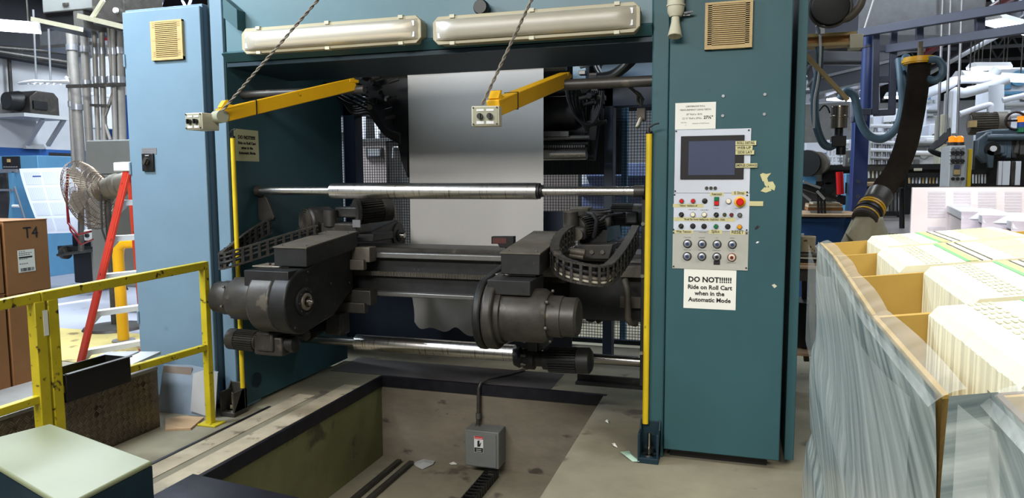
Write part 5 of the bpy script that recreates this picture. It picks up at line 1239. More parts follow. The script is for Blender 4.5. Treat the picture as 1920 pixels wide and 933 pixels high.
film_mat('film_wrap',(98,112,112),(196,204,198),.28);film_mat('film_clear',(196,206,202),(240,244,240),.2,.26)  # cloudy film tone; the paler colour paints streak highlights into it
edge=[rc[0],rc[1],rc[2],rc[3],rc[4],rc[4]+latt*.045,rc[5]+latt*.045]
for i in range(6):
    A=edge[i];B=edge[i+1]
    if (B-A).length<.1: n=-(B-A).normalized().cross(U).normalized()
    n=(A-B).normalized().cross(U).normalized()
    if n.dot(lat)>0: n=-n
    if i==4: n=-V((fh.x,fh.y,0))
    nn=n
    def f(u,v,A=A,B=B,n=n,i=i):
        p=A.lerp(B,u);h=p.z-.12
        lay=(p.z-.12)*v/(H_+.02);k=math.floor(lay);fr=lay-k
        out=.005+.007*((k*7)%3)*(min(1,min(fr,1-fr)*9+.15))+.003*math.sin(v*26+u*.6+i*.6)
        return V((p.x,p.y,p.z+.003-h*v))+n*out
    O('film_panel',MB().grid(f,10,80),'film_wrap',fs_)
for i in (0,1,2,3,5):
    A=edge[i];B=edge[i+1]
    def f(u,v,A=A,B=B):
        p=A.lerp(B,u);s=.034+.006*math.sin(u*3.1)
        return p+latt*(s*v-.014)+U*(.006-.014*(1-v)**2)
    O('film_lap',MB().grid(f,16,6),'film_clear',fs_)
def sweep(a,b,c,d,bow=.03):
    def f(u,v):
        p=a.lerp(b,u);q=d.lerp(c,u);r_=p.lerp(q,v);s=math.sin(v*pi)
        return r_+latt*(bow*s*(u-.2))+U*(-.03*s*(1-u))
    O('film_sweep',MB().grid(f,20,20),'film_clear',fs_)
o_=-lat*.03
sweep(rc[2]+o_,rc[2]+o_-U*.26,rc[4]+o_-U*.30,rc[4]+o_,0)
sweep(rc[0]+o_,rc[0]+o_-U*.26,rc[2]+o_-U*.28,rc[2]+o_,0)
nb=-V((fh.x,fh.y,0))*.02
sweep(rc[4]+latt*.0+nb,rc[4]+nb-U*.30,rc[5]+latt*.10-U*.34,rc[4]+latt*.10+nb*1.5,.0)
t=T('shipping_pallet','wooden shipping pallet under the film-wrapped trays','pallet',(rc[2].x+.3,rc[2].y,0))
for k in range(7):
    a=rc[0].lerp(rc[5],k/6);O('deck_board',obox(MB(),V((a.x,a.y,.10)),V((lat.x,lat.y,0))*1.2,(rc[5]-rc[0]).normalized()*.08,U*.018),'wood',t)
for k in range(3):
    a=V((rc[0].x,rc[0].y,0))+lat*(.02+.55*k);d=(rc[5]-rc[0]);d.z=0;O('bearer',obox(MB(),a,lat*.06,d,U*.10),'wood',t)
# ---------------- second load: tall sheet stack and wrapped pile behind
M('pink_white',(226,218,222),.6,0,.02,4);M('print_faint',(206,202,212),.6,0,.03,30)
Y2=3.6
a=P(1711,350,Y=Y2);b=P(1990,350,Y=Y2);c=P(1711,456,Y=Y2)
t=T('sheet_stack','tall white stack with faint printed text columns standing behind the wrapped pallet','paper stack',((a.x+b.x)/2,Y2,0))
def bf(x0,y0,x1,y1,Y,d,mat,name,par,**k): return O(name,fbox(MB(),x0,y0,x1,y1,Y,d),mat,par,**k)
O('front_sheet',MB().box(a.x,b.x,Y2,Y2+.02,.2,P(1850,351,Y=Y2).z),'pink_white',t,bevel=.002)
O('stack_core',MB().box(a.x+.2,b.x,Y2+.03,Y2+.6,.2,P(1850,352,Y=Y2).z),'board_dark',t)
for (x0,x1) in((1740,1773),(1788,1820),(1834,1868),(1884,1916)):
    for (y0,y1) in((359,409),(425,455)):
        m=MB();n=9 if y0<400 else 5
        for k in range(n): 
            yk=y0+(y1-y0)*k/n;fbox(m,x0,yk,x1,yk+(y1-y0)/n*.8,Y2-.0015,.0012)
        O('print_column',m,'print_faint',t,smooth=False)
O('skid',MB().box(a.x+.2,b.x,Y2,Y2+.6,0,.2),'wood',t)
Y3=2.75
M('wrap_pale',(196,190,206),.25,0,.14,7,stretch=(1,1,10),coat=.5)
t=T('wrapped_stack','film-wrapped pile of pale sheets standing behind the farthest tray row','paper stack',P(1860,455,Y=Y3))
a=P(1799,460,Y=Y3);z1=P(1805,436,Y=Y3).z;z2=P(1830,398,Y=Y3).z
bn=[]
for k,(x0,y0,x1,Y_) in enumerate(((1803,396,1845,2.95),(1842,403,1900,2.85),(1897,414,2000,2.75))):
    a=P(x0,y0,Y=Y_);b=P(x1,y0,Y=Y_)
    def f(u,v,a=a,b=b,k=k):
        p=a.lerp(b,u);return V((p.x-.06*v**3*(1-u)*(k==0),p.y-.02*math.sin(v*30+u*4)*.2+.004*math.sin(v*60),a.z-(a.z-.2)*v))
    O('wrapped_side',MB().grid(f,12,40),'wrap_pale',t)
    O('top_sheets',obox(MB(),V((a.x,a.y,a.z-.03)),V((b.x-a.x+.02,0,0)),V((.12,.7,0)),V((0,0,.03))),'far_white',t,bevel=.004)
    O('bundle',obox(MB(),V((a.x+.02,a.y+.04,.2)),V((b.x-a.x-.02,0,0)),V((.1,.6,0)),V((0,0,a.z-.24))),'pink_white',t)
O('skid',MB().box(P(1803,400,Y=2.9).x,P(2000,400,Y=2.9).x,2.95,3.5,0,.2),'wood',t)
# ================================================================ RIGHT SIDE OF THE HALL
def spl(pp,n=8):
    out=[];K=len(pp)
    for i in range(K-1):
        p0=pp[max(i-1,0)];p1=pp[i];p2=pp[i+1];p3=pp[min(i+2,K-1)]
        for j in range(n):
            u=j/n;out.append(.5*((2*p1)+(-p0+p2)*u+(2*p0-5*p1+4*p2-p3)*u*u+(-p0+3*p1-3*p2+p3)*u**3))
    out.append(pp[-1]);return out
def hose(lab,pts,Y,r,mat='hose_blue',cat='hose',name='air_hose',grp=None):
    return O(name,MB().tube(spl([P(x,y,Y=(Y if len(q)==0 else q[0])) for x,y,*q in pts]),r,12),mat,label=lab,cat=cat,group=grp)
# blue crane column and jib
Yc=7.6
t=T('jib_crane','dark blue jib crane, column and rectangular lattice boom over the duct hose','crane',P(1615,470,Y=Yc))
M('crane_blue',(34,56,112),.45,0,.12,4);M('crane_grey',(66,72,92),.5,0,.15,5)
c0=P(1600,300,Y=Yc).x;c1=P(1628,300,Y=Yc).x
O('column',MB().box(c0,c1,Yc,Yc+.2,0,P(1615,215,Y=Yc).z),'crane_blue',t,bevel=.006)
c=P(1627,150,Y=Yc-.1);O('upper_tube',MB().cyl((c.x,Yc-.1,P(1627,205,Y=Yc-.1).z),(c.x,Yc-.1,P(1627,60,Y=Yc-.1).z),.06,n=24),'crane_blue',t)
O('tube_collar',MB().cyl((c.x,Yc-.1,P(1627,90,Y=Yc-.1).z),(c.x,Yc-.1,P(1627,86,Y=Yc-.1).z),.068,n=24),'navy',t)
Yj=7.3
def jb(x0,y0,x1,y1,Ya,Yb,w=.09,h=.09,nm='boom_member'): O(nm,MB().bar(P(x0,y0,Y=Ya),P(x1,y1,Y=Yb),w,h),'crane_grey',t,bevel=.004)
jb(1612,62,1935,8,Yj,6.2,.06,.07,'top_chord');jb(1664,92,1935,52,Yj,6.2,.06,.07,'bottom_chord')
jb(1643,60,1640,215,Yj,Yj,.055,.06);jb(1676,58,1672,215,Yj,Yj,.055,.06)
for y in(92,150,212): jb(1638,y,1678,y-2,Yj,Yj,.055,.055)
jb(1724,48,1724,84,7.05,7.05,.055,.06);jb(1837,28,1837,68,6.6,6.6,.06,.07)
for x,y in((1620,210),(1612,222)): 
    p=P(x,y,Y=Yj);O('hinge_block',MB().box(p.x-.06,p.x+.06,Yj-.03,Yj+.1,p.z-.03,p.z+.03),'crane_grey',t,bevel=.006)
for k in range(5): p=P(1609,340+k*28,Y=Yc);O('column_bolt',MB().cyl(p,p+V((0,-.012,0)),.02,n=8),'crane_grey',t)
# big flexible duct hose
Yd=6.3
path=spl([P(x,y,Y=Y) for x,y,Y in((1724,120,6.4),(1719,170,6.35),(1710,225,6.3),(1698,275,6.2),(1680,320,6.1),(1662,346,6.0),(1648,368,5.9))],14)
t=T('fume_duct_hose','long ribbed black flexible duct hanging from the jib, its mouth wrapped in cloth','duct hose',path[-1])
rs=[m_(18,path[0])+.006*(i%2) for i in range(len(path)*1)]
fine=spl(path,3);rs=[m_(16.5,fine[0])+(.012 if i%2 else -.004) for i in range(len(fine))]
O('ribbed_hose',MB().tube(fine,rs,20),'duct_hose',t)
d=(path[-1]-path[-2]).normalized();e=path[-1]
e=path[-1];M('duct_tape',(96,92,86),.35,.5,.3,12)
O('tape_sleeve',MB().lathe(e,d,[(-.02,.095),(.04,.092),(.10,.088)],20),'duct_tape',t)
O('cuff',MB().lathe(e+d*.09,d,[(0,.092),(.02,.095),(.19,.09),(.2,.08)],20),'duct_hose',t)
for k in(.13,.155): O('yellow_tape',MB().lathe(e+d*k,d+V((0,0,.1*(k-.18))),[(0,.098),(.016,.098)],20),'yellow_clean',t)
O('black_strap',MB().lathe(e+d*.19,d,[(0,.098),(.02,.098)],20),'black',t);O('yellow_tape',MB().lathe(e+d*.24,d,[(0,.094),(.012,.094)],20),'yellow_clean',t)
cb=e+d*.19
def clo(u,v):
    a=2*pi*u;r=.095+.05*v+.03*v*math.sin(a*3+1)+.018*v*math.sin(a*7);return cb+d*(.02)+V((math.cos(a)*r,math.sin(a)*r,-.02-.20*v+.05*v*math.sin(a*2)+.03*v*math.cos(a*5)))+V((-.03*v,0,0))
O('cloth_wrap',MB().grid(clo,40,10),'cloth',t,solid=.004)
p0_=path[0];O('yellow_ring',MB().cyl(p0_+U*.0,p0_+U*.05,.115,n=28).cyl(p0_+U*.01,p0_+U*.03,.125,n=28),'yellow_clean',t)
O('hanger',MB().bar(p0_+U*.05,p0_+U*.17,.03,.04).cyl(p0_+U*.05+V((0,-.02,0)),p0_+U*.12+V((0,-.02,0)),.02),'dusty_iron',t)
# blue-grey hoses
hose('blue-grey air hose looping down beside the ribbed duct and up to the crane column',((1686,112,7.0),(1690,150,6.9),(1692,200,6.9),(1680,240,6.9),(1655,260,6.9),(1630,254,6.9),(1614,230,6.9),(1607,200,6.9),(1600,178,6.9),(1585,171,6.9),(1575,186,6.9)),7,.034)
hose('short blue-grey hose bend hanging behind the yellow duct ring',((1700,130,6.8),(1696,112,6.8),(1700,108,6.9),(1704,124,6.9),(1706,150,6.95)),7,.03)
hose('blue-grey hose curling over the right side of the yellow duct ring',((1740,112,6.3),(1757,112,6.3),(1767,124,6.3),(1766,140,6.3),(1754,150,6.3),(1738,148,6.35)),6.3,.028)
hose('blue-grey hose hanging in a deep loop from the orange rail to the filter can',((1537,86,6.0),(1535,130,6.0),(1528,180,6.0),(1530,230,6.0),(1542,266,6.0),(1556,275,6.0),(1569,265,6.0),(1573,250,6.0)),6,.030)
O('service_pipe',MB().tube(spl([P(x,y,Y=5.9) for x,y in((1537,40),(1538,100),(1534,150),(1527,190),(1526,240))]),.008,8),'white',label='thin white pipe running beside the deep hose loop',cat='pipe')
# filter can
p=P(1573,240,Y=6.0);t=T('filter_can','brushed steel filter can above a black valve at the end of the deep hose loop','filter',p)
R_=m_(15,p);zt4=P(1573,199,Y=6.0).z
M('bronze_steel',(160,148,132),.25,.9,.15,12)
O('can_body',MB().lathe((p.x,6,p.z),(0,0,1),[(0,R_*.95),(.0+(zt4-p.z)*.45,R_*.95),((zt4-p.z)*.47,R_*1.04),((zt4-p.z)*.55,R_*1.04),((zt4-p.z)*.57,R_*.97),((zt4-p.z)*.93,R_*.97),((zt4-p.z)*.94,R_*1.04),(zt4-p.z,R_*1.02)],28),'bronze_steel',t)
O('valve',MB().cyl((p.x,6,p.z),(p.x,6,p.z-.06),.03).box(p.x-.05,p.x+.05,5.96,6.04,p.z-.14,p.z-.06).cyl((p.x+.02,6,p.z-.14),(p.x+.02,6,p.z-.2),.035),'black',t,bevel=.004)
O('cord',MB().tube(spl([P(x,y,Y=5.95) for x,y in((1536,208),(1545,198),(1552,202),(1556,212))]),.006,6),'black',t)
# orange beam, yellow brace, cable reel
M('orange_beam',(178,120,50),.5,0,.15,6)
t=T('gantry_rail','orange-brown steel gantry rail ending beside the top of the operator cabinet','rail',P(1550,85,Y=6.0))
a=P(1490,66,Y=6);b=P(1606,70,Y=6)
O('web_plate',MB().box(a.x,b.x,6.03,6.05,P(1550,83,Y=6).z,P(1550,67,Y=6).z),'orange_beam',t)
for y in(66,84): z=P(1550,y,Y=6).z;O('flange',MB().box(a.x,b.x,5.97,6.11,z-.012,z+.012),'tan',t,bevel=.002)
O('end_stop',MB().box(b.x-.05,b.x+.04,5.95,6.08,P(1600,92,Y=6).z,P(1600,66,Y=6).z),'cream',t,bevel=.006)
O('yellow_brace',MB().bar(P(1500,92,Y=5.9),P(1590,188,Y=5.9),.045,.03),'tan',label='mustard diagonal brace bar running down to the hall lamps beside the cabinet',cat='brace',bevel=.002)
t=T('hose_reel','dark round hose reel hanging at the top beside the operator cabinet','reel',P(1553,45,Y=5.8))
p=P(1556,14,Y=5.8);O('drum',MB().lathe((p.x,5.75,p.z),(0,1,0),[(0,.09),(.005,.125),(.03,.135),(.12,.135),(.15,.11)],36),'iron_dark',t)
O('rim_guard',MB().tube([V((p.x+.145*math.cos(i*pi/18),5.78,p.z+.145*math.sin(i*pi/18))) for i in range(36)],.008,6,closed=True),'dusty_iron',t)
O('bracket',MB().tube([P(x,y,Y=5.8) for x,y in((1537,64),(1532,50),(1541,42))],.014,8).box(P(1538,60,Y=5.8).x,P(1546,60,Y=5.8).x,5.78,5.85,P(1540,64,Y=5.8).z,P(1540,48,Y=5.8).z),'galv',t)
hose('pale hose arching up out of frame beside the dark reel',((1572,35,5.8),(1592,32,5.8),(1612,10,5.8),(1620,-20,5.8)),5.8,.03,'dusty_iron')
# ducts overhead
def duct(lab,pts,w,h,Y):
    t=T('ceiling_duct',lab,'duct',P(*pts[0],Y=Y[0]))
    for i in range(len(pts)-1):
        a=P(*pts[i],Y=Y[i]);b=P(*pts[i+1],Y=Y[i+1]);O('duct_section',MB().bar(a,b,w,h),'duct_metal',t,bevel=.02)
        n=max(2,int((b-a).length/.9))
        for k in range(n+1): c=a.lerp(b,k/n);d=(b-a).normalized();O('seam_flange',MB().bar(c-d*.02,c+d*.02,w+.06,h+.06),'galv',t)
M('duct_metal',(92,94,102),.4,.6,.1,3)
duct('wide sheet metal duct crossing the top right corner of the hall',((1560,55),(1730,-20)),1.3,.9,(11,9))
duct('square duct elbow descending beside the blue crane column',((1590,110),(1600,165)),1.2,.9,(13,13))
duct('far sheet duct stepping down behind the filter can',((1540,230),(1560,175),(1600,160)),.9,.7,(14,15,16))
# trusses
def truss(lab,a,b,hgt,n,w=.05,mat='truss'):
    t=T('roof_truss',lab,'roof truss',a,'open steel roof trusses');a=V(a);b=V(b)
    O('top_chord',MB().bar(a+U*hgt,b+U*hgt,w,w),mat,t);O('bottom_chord',MB().bar(a,b,w,w),mat,t)
    m=MB()
    for k in range(n):
        p=a.lerp(b,k/n);q=a.lerp(b,(k+.5)/n);r_=a.lerp(b,(k+1)/n);m.bar(p,q+U*hgt,w*.5,w*.5).bar(q+U*hgt,r_,w*.5,w*.5)
    O('web_bars',m,mat,t)
M('truss',(120,122,130),.6,0,.1,4)
tn=['first','second','third','fourth','fifth','sixth','seventh','eighth']
for k in range(8): 
    y=9+k*2.6;truss('roof truss crossing the right-hand bay, %s counted from the crane'%tn[k],(1.0,y,5.3+.0*k),(17.8,y,5.3),.7,22,.09)
for k in range(4):
    y=8.5+k*4;truss('roof truss crossing the left-hand bay, %s counted from the reel stand'%tn[k],(-13.8,y,5.0),(-5.0,y,5.0),.7,12,.08)
for k,(x,z) in enumerate(((3.2,5.0),(6.0,5.1),(9.5,5.0))):
    O('roof_girder',MB().box(x,x+.16,7,29.8,z,z+.04).box(x+.06,x+.10,7,29.8,z,z+.4).box(x,x+.16,7,29.8,z+.38,z+.42),'truss' if k else 'tan',label=('mustard','grey','far grey')[k]+' lengthwise roof girder under the trusses',cat='roof girder')
for k,(x,z,r,mt,lb) in enumerate(((4.4,4.6,.09,'maroon','dark red sprinkler pipe running the length of the right bay'),(5.0,4.4,.05,'far_white','slim white pipe running the length of the right bay'),(8.0,4.7,.12,'duct_metal','fat grey pipe running the length of the right bay'))):
    O('overhead_pipe',MB().cyl((x,7,z),(x,29.5,z),r,n=12),mt,label=lb,cat='pipe')
# hall lamps
for k,(x,y,D,L,lb) in enumerate(((1595,168,13,.5,'glowing lamp just under the end of the mustard brace'),(1582,188,12,.5,'glowing lamp over the steel filter can'),(1660,132,13,.7,'glowing lamp seen through the jib lattice'),(1533,213,14,.5,'small glowing lamp beside the white pipe'),(1680,184,15,.4,'small glowing lamp between the hoses'),
  (1833,131,15,.5,'glowing lamp above the white process pipe'),(1857,129,14,.7,'larger glowing lamp right above the white process pipe'),(1838,172,17,.7,'yellowish glowing lamp over the far dark bay'),(1905,55,9,1.4,'long glowing lamp at the top right frame edge'),(1910,139,14,.7,'glowing lamp at the right frame edge'),(1866,150,12,1.6,'long glowing lamp lying along the sloping white pipe'))):
    hang_lamp(lb,x,y,D,L,.22,yaw+.3*(k%3))
# hanging rods
for x,lb in((1779,'two-tone drop rod above the control tower'),(1800,'white drop rod left of the process pipe'),(1764,'drop rod ending in a white tip')):
    O('drop_rod',MB().cyl(P(x+4,-10,Y=9),P(x-6,270,Y=9),.014,n=8),'galv',label=lb,cat='rod')
O('hanging_wire',MB().cyl(P(1641,-10,Y=7.4),P(1618,62,Y=7.4),.008,n=6),'white',label='pale wire slanting up from the crane head',cat='wire')
# ---------------- white production line far away
rnd=random.Random(21)
def det(par,x0,y0,x1,y1,Y,n,mats,big=.35):
    """a few real fittings on a machine front: doors, dials, rails"""
    for i in range(n):
        w_=rnd.uniform(.08,big)*(x1-x0);h_=rnd.uniform(.08,big)*(y1-y0);x=rnd.uniform(x0,x1-w_);y=rnd.uniform(y0,y1-h_)
        k=rnd.random();mt=rnd.choice(mats)
        if k<.5: O('access_door',fbox(MB(),x,y,x+w_,y+h_,Y-.05,.06),mt,par,bevel=.01)
        elif k<.75: O('rail',MB().cyl(P(x0,y,Y=Y-.1),P(x1,y+rnd.uniform(-1,1),Y=Y-.1),.04,n=10),mt,par)
        else:
            p=P(x,y,Y=Y-.02);O('dial',MB().cyl(p,p+V((0,-.08,0)),m_(min(w_,h_)*.5,p),n=16),mt,par)
W_=['far_white','light_grey','white','grey_paint','skyblue']
specs=[('white press tower rising behind the blue crane column',1632,205,1700,262,15,.9),
 ('white press cabinet with a low grey door behind the ribbed duct',1700,255,1762,320,13,.9),
 ('white drying unit under the sloping process pipe',1738,170,1760,232,17,.9),
 ('white conveyor housing seen left of the crane column',1512,225,1597,262,18,.8),
 ('bright white cabinet row behind the crane column foot',1560,262,1600,312,14,.8),
 ('pale wall panel unit between ribbed duct and control tower',1742,232,1775,300,15,.8),
 ('bright white enclosure at the right frame edge behind the dark press',1862,130,1960,235,16,1)]
for lb,x0,y0,x1,y1,Y,d in specs:
    t=T('production_machine',lb,'machine',P((x0+x1)/2,y1,Y=Y))
    a=P(x0,y0,Y=Y);b=P(x1,y1,Y=Y);O('housing',MB().box(a.x,b.x,Y,Y+d,0,a.z),'far_white',t,bevel=.02)
    det(t,x0,y0+2,x1,y1,Y,9,W_)
t=T('blue_crates','row of blue plastic crates along the far wall beside the cabinet','crates',P(1535,310,Y=15))
for k in range(5):
    x=1508+k*17;O('shelf_leg',MB().bar(P(x+2,316,Y=15.1),(P(x+2,316,Y=15.1).x,15.1,0),.05,.05,up=(0,1,0)),'iron',t);O('crate',fbox(MB(),x,286+(k%2)*2,x+14,316,15,.4),'wall_blue',t,bevel=.03)
t=T('delivery_frame','tangled white tube scaffold on the far side of the crane column','frame',P(1650,310,Y=13))
for k in range(9):
    x=1634+k*8;O('upright_tube',MB().cyl(P(x,220+(k*13)%40,Y=13),P(x+rnd.uniform(-2,2),325,Y=13),.03,n=8),rnd.choice(['far_white','galv','light_grey']),t)
for k in range(6): y=236+k*15;O('cross_tube',MB().cyl(P(1632,y,Y=12.9),P(1708,y+rnd.uniform(-3,3),Y=12.9),.03,n=8),rnd.choice(['far_white','galv']),t)
t=T('delivery_frame','small white tube frame below the filter can','frame',P(1570,300,Y=12))
for k in range(7): O('upright_tube',MB().cyl(P(1553+k*7,262+(k%3)*8,Y=12),P(1555+k*7,312,Y=12),.022,n=8),rnd.choice(['far_white','galv']),t)
for k in range(4): O('cross_tube',MB().cyl(P(1550,270+k*12,Y=12),P(1598,268+k*13,Y=12),.022,n=8),'far_white',t)
# process pipes
def wpipe(lab,pts,Y,r,mat='far_white'): O('process_pipe',MB().tube(spl([P(x,y,Y=Y) for x,y in pts],6),r,14),mat,label=lab,cat='pipe')
wpipe('fat white process pipe sloping up to the right behind the duct hose',((1736,176),(1775,160),(1800,148),(1850,146),(1870,130)),14,.085)
wpipe('white process pipe bending down behind the control tower',((1890,148),(1860,160),(1810,174),(1788,178),(1786,250)),13.5,.08)
wpipe('tall white standpipe right of the lamps',((1868,160),(1868,245)),12.8,.1)
wpipe('thin white pipe with a square bend over the dark bay',((1800,214),(1850,198),(1857,204),(1855,240)),12,.045)
wpipe('white handrail pipe in front of the bright enclosure, upper of two',((1880,188),(1960,170)),12,.04);wpipe('white handrail pipe in front of the bright enclosure, lower of two',((1876,220),(1960,206)),12,.04)
t=T('motor_gearbox','brown dusty gear motor under the square bend pipe','motor',P(1822,240,Y=12))
q=P(1815,232,Y=12);finmotor(t,'motor',q,q+V((.5,0,0)),.16,mat='dusty_iron');O('terminal_box',fbox(MB(),1818,226,1832,238,11.8,.1),'tan',t)
# control columns
O('plate_column',fbox(MB(),1762,214,1776,345,10,.3,0).add([],[]),'cream',label='cream upright plate column left of the control tower, cables draped over it',cat='column',kind='thing',bevel=.01)
O('plate_column',fbox(MB(),1778,170,1784,345,10.2,.3,0),'far_white',label='slim white upright behind the control tower',cat='column',kind='thing',bevel=.01)
t=T('control_tower','white control tower with two orange beacon lamps and rows of knobs','control panel',P(1795,345,Y=8.5))
O('cabinet',fbox(MB(),1780,273,1809,346,8.5,.35,0),'light_grey',t,bevel=.008)
for k,y in enumerate((281,288,296,303)): 
    O('seam_strip',fbox(MB(),1780.5,y+3,1808.5,y+3.8,8.49,.01),'iron',t)
    for x in(1786,1795,1804):
        p=P(x,y-1,Y=8.5);o=O('rotary_knob',MB().cyl(p,p+V((0,-.03,0)),.018,n=12),'ink' if (x+y)%3 else 'galv',t)
for x in(1786,1795,1804): p=P(x,335,Y=8.5);O('rotary_knob',MB().cyl(p,p+V((0,-.03,0)),.016,n=12),'ink',t)
s_=O('display',fbox(MB(),1787,307,1802,329,8.48,.02),'grey_paint',t,bevel=.004);O('display_glass',fbox(MB(),1789,309,1800,316,8.475,.006),'screen',s_);O('dial_plate',fbox(MB(),1789,318,1800,327,8.475,.006),'tan',s_)
for x in(1785,1798): 
    p=P(x+.5,272,Y=8.6);b_=O('beacon_base',MB().cyl(p,p+U*.03,.045),'iron',t);O('beacon_lamp',MB().lathe(p+U*.03,(0,0,1),[(0,.038),(.05,.038),(.065,.02)],16),'lamp_orange',b_)
O('yellow_upright',fbox(MB(),1815,279,1822,346,8.6,.05,0),'yellow',label='yellow upright strip between control tower and dark press',cat='post',bevel=.004)
t=T('cable_bundle','black cable bundle drooping over the machine left of the control tower','cables',P(1760,300,Y=9))
for k in range(6): O('cable',MB().tube(spl([P(x,y,Y=9-.03*k) for x,y in((1782,240+k*3),(1765,256+k*3),(1750,270+k*2),(1742+k*2,282),(1760+k*3,292),(1785,296+k*2))]),.012,6),'rubber',t)
# dark press right
t=T('dark_press','dark blue-grey printing press full of grippers and hoses at the right frame edge','printing press',P(1870,345,Y=8.8))
M('press_grey',(70,84,94),.45,.2,.2,6)
O('top_beam',fbox(MB(),1856,241,1960,262,8.9,.5),'press_grey',t,bevel=.02);O('side_plate',MB().prism([P(x,y,Y=8.8) for x,y in((1834,262),(1856,246),(1866,262),(1864,300),(1846,306),(1832,292))],(0,.1,0)),'press_grey',t,bevel=.01)
p=P(1859,279,Y=8.75);O('guide_disc',MB().cyl(p,p+V((0,-.05,0)),.07,n=24),'black',t);O('disc_hub',MB().cyl(p+V((0,-.05,0)),p+V((0,-.07,0)),.03),'white',t)
O('back_plate',fbox(MB(),1828,262,1960,346,9.3,.1,0),'iron_dark',t)
for k in range(10):
    x=1868+k*8;O('gripper',MB().bar(P(x,262,Y=8.85),P(x+rnd.uniform(-4,4),292+rnd.uniform(-6,8),Y=8.8),.05,.05),rnd.choice(['iron','press_grey','black']),t,bevel=.01)
for k in range(4): O('cross_shaft',MB().cyl(P(1850,258+k*11,Y=8.8+.1*k),P(1960,256+k*11,Y=8.8+.1*k),.035,n=12),rnd.choice(['iron_dark','press_grey','steel']),t)
for x0,x1 in((1872,1879),(1880,1894),(1896,1903),(1904,1914)): O('feed_plate',fbox(MB(),x0,302,x1,347,8.7,.05),'far_white' if x0!=1896 else 'iron',t,bevel=.004)
O('deflector',MB().prism([P(x,y,Y=8.7) for x,y in((1851,282),(1864,282),(1862,314),(1853,314))],(0,.04,0)),'press_grey',t)
p=P(1904,226,Y=8.9);O('hand_wheel',MB().tube([p+V((.09*math.cos(i*pi/8),0,.09*math.sin(i*pi/8))) for i in range(16)],.014,6,closed=True).bar(p-V((.08,0,0)),p+V((.08,0,0)),.02,.02).bar(p-U*.08,p+U*.16-U*.24,.02,.02,up=(0,1,0)),'black',t)
for y,mt in((218,'lamp_orange'),(228,'blue'),(237,'green_btn')): p=P(1918,y,Y=8.9);O('signal_lamp',MB().cyl(p,p-U*.06,.05),mt,t)
# rack of rollers / pallets mid distance
def rack(lab,x0,y0,x1,y1,Y,n,mats,frame='iron'):
    t=T('roller_rack',lab,'rack',P((x0+x1)/2,y1,Y=Y))
    O('top_bar',MB().bar(P(x0,y0,Y=Y),P(x1,y0,Y=Y),.05,.05),frame,t);O('bottom_bar',MB().bar(P(x0,y1,Y=Y),P(x1,y1,Y=Y),.05,.05),frame,t)
    for x in(x0+1,x1-1): O('leg',MB().bar(P(x,y0,Y=Y+.05),(P(x,y0,Y=Y+.05).x,Y+.05,0),.05,.05,up=(0,1,0)),frame,t)
    for k in range(n):
        x=x0+(x1-x0)*(k+.5)/n;O('upright_roller',MB().cyl(P(x,y0+2,Y=Y),P(x,y1-2,Y=Y),m_((x1-x0)/n*.3,P(x,y0,Y=Y)),n=12),rnd.choice(mats),t)
rack('rack of pale upright rollers above the wooden block behind the crane column',1626,316,1662,338,8.6,5,['cream','light_grey','far_white'])
rack('rack of bright upright rollers behind the ribbed duct',1702,328,1760,348,9.0,9,['far_white','cream','tan','light_grey'],'black')
rack('tall rack of grey rollers between duct mouth and long table',1630,356,1690,400,8.4,8,['light_grey','galv','grey_steel'],'iron_dark')
rack('small rack of light rollers between the yellow upright and the press',1822,322,1850,348,9.0,5,['far_white','light_grey'],'black')
O('wood_block',fbox(MB(),1624,341,1664,350,8.4,.3),'wood',label='light timber block under the rack of pale rollers',cat='timber',bevel=.01)
O('white_cutout',MB().prism([P(x,y,Y=8.5) for x,y in((1613,318),(1624,317),(1626,330),(1622,349),(1614,350),(1612,344),(1616,340),(1611,336),(1616,330),(1612,325))],(0,.03,0)),'far_white',label='white notched board fixed to the right side of the crane column',cat='board')
t=T('feed_table','brown-grey roller table stretching away beside the duct mouth','table',P(1680,440,Y=6.8))
tp=[P(x,y,Z=1.1) for x,y in((1640,417),(1652,437),(1712,437),(1712,402),(1690,399),(1658,400))]
M('table_brown',(120,112,108),.4,.2,.08,5)
O('table_top',MB().prism(tp,(0,0,-.03)),'table_brown',t,bevel=.004);O('apron',MB().bar(tp[1]-U*.08,tp[2]-U*.08,.04,.10),'iron',t)
for p in(tp[1],tp[2]): O('leg',MB().box(p.x-.03,p.x+.03,p.y+.02,p.y+.08,0,p.z-.03),'iron',t)
O('side_rail',MB().bar(tp[0]-U*.06,tp[1]-U*.06,.03,.05),'galv',t)
O('black_upright',MB().cyl(P(1691,352,Y=6.5),P(1691,450,Y=6.5),.02),'black',label='thin black upright beside the roller table',cat='post')
# teal bench machine beyond cabinet
t=T('bench_machine','long grey machine frame with dials behind the drums and tables','machine',P(1560,400,Y=9.8))
O('frame_body',fbox(MB(),1500,310,1780,420,9.8,.5,0),'iron',t);O('top_rail',fbox(MB(),1500,308,1800,318,9.6,.2),'iron_dark',t)
for x,y in((1552,335),(1552,352)): p=P(x,y,Y=9.78);O('dial',MB().cyl(p,p+V((0,-.05,0)),.07),'black',t)
O('paper_notice',fbox(MB(),1526,322,1541,340,9.77,.01),'paper',t);O('nameplate',fbox(MB(),1714,315,1729,320,9.55,.02),'cream',t)
O('blue_side',fbox(MB(),1500,330,1530,345,9.7,.1),'skyblue',t);O('pulley',MB().cyl(P(1512,306,Y=9.4),P(1518,306,Y=9.5),.16,n=24),'black',t);O('pulley',MB().cyl(P(1530,306,Y=9.4),P(1534,306,Y=9.5),.14,n=24),'dusty_iron',t)
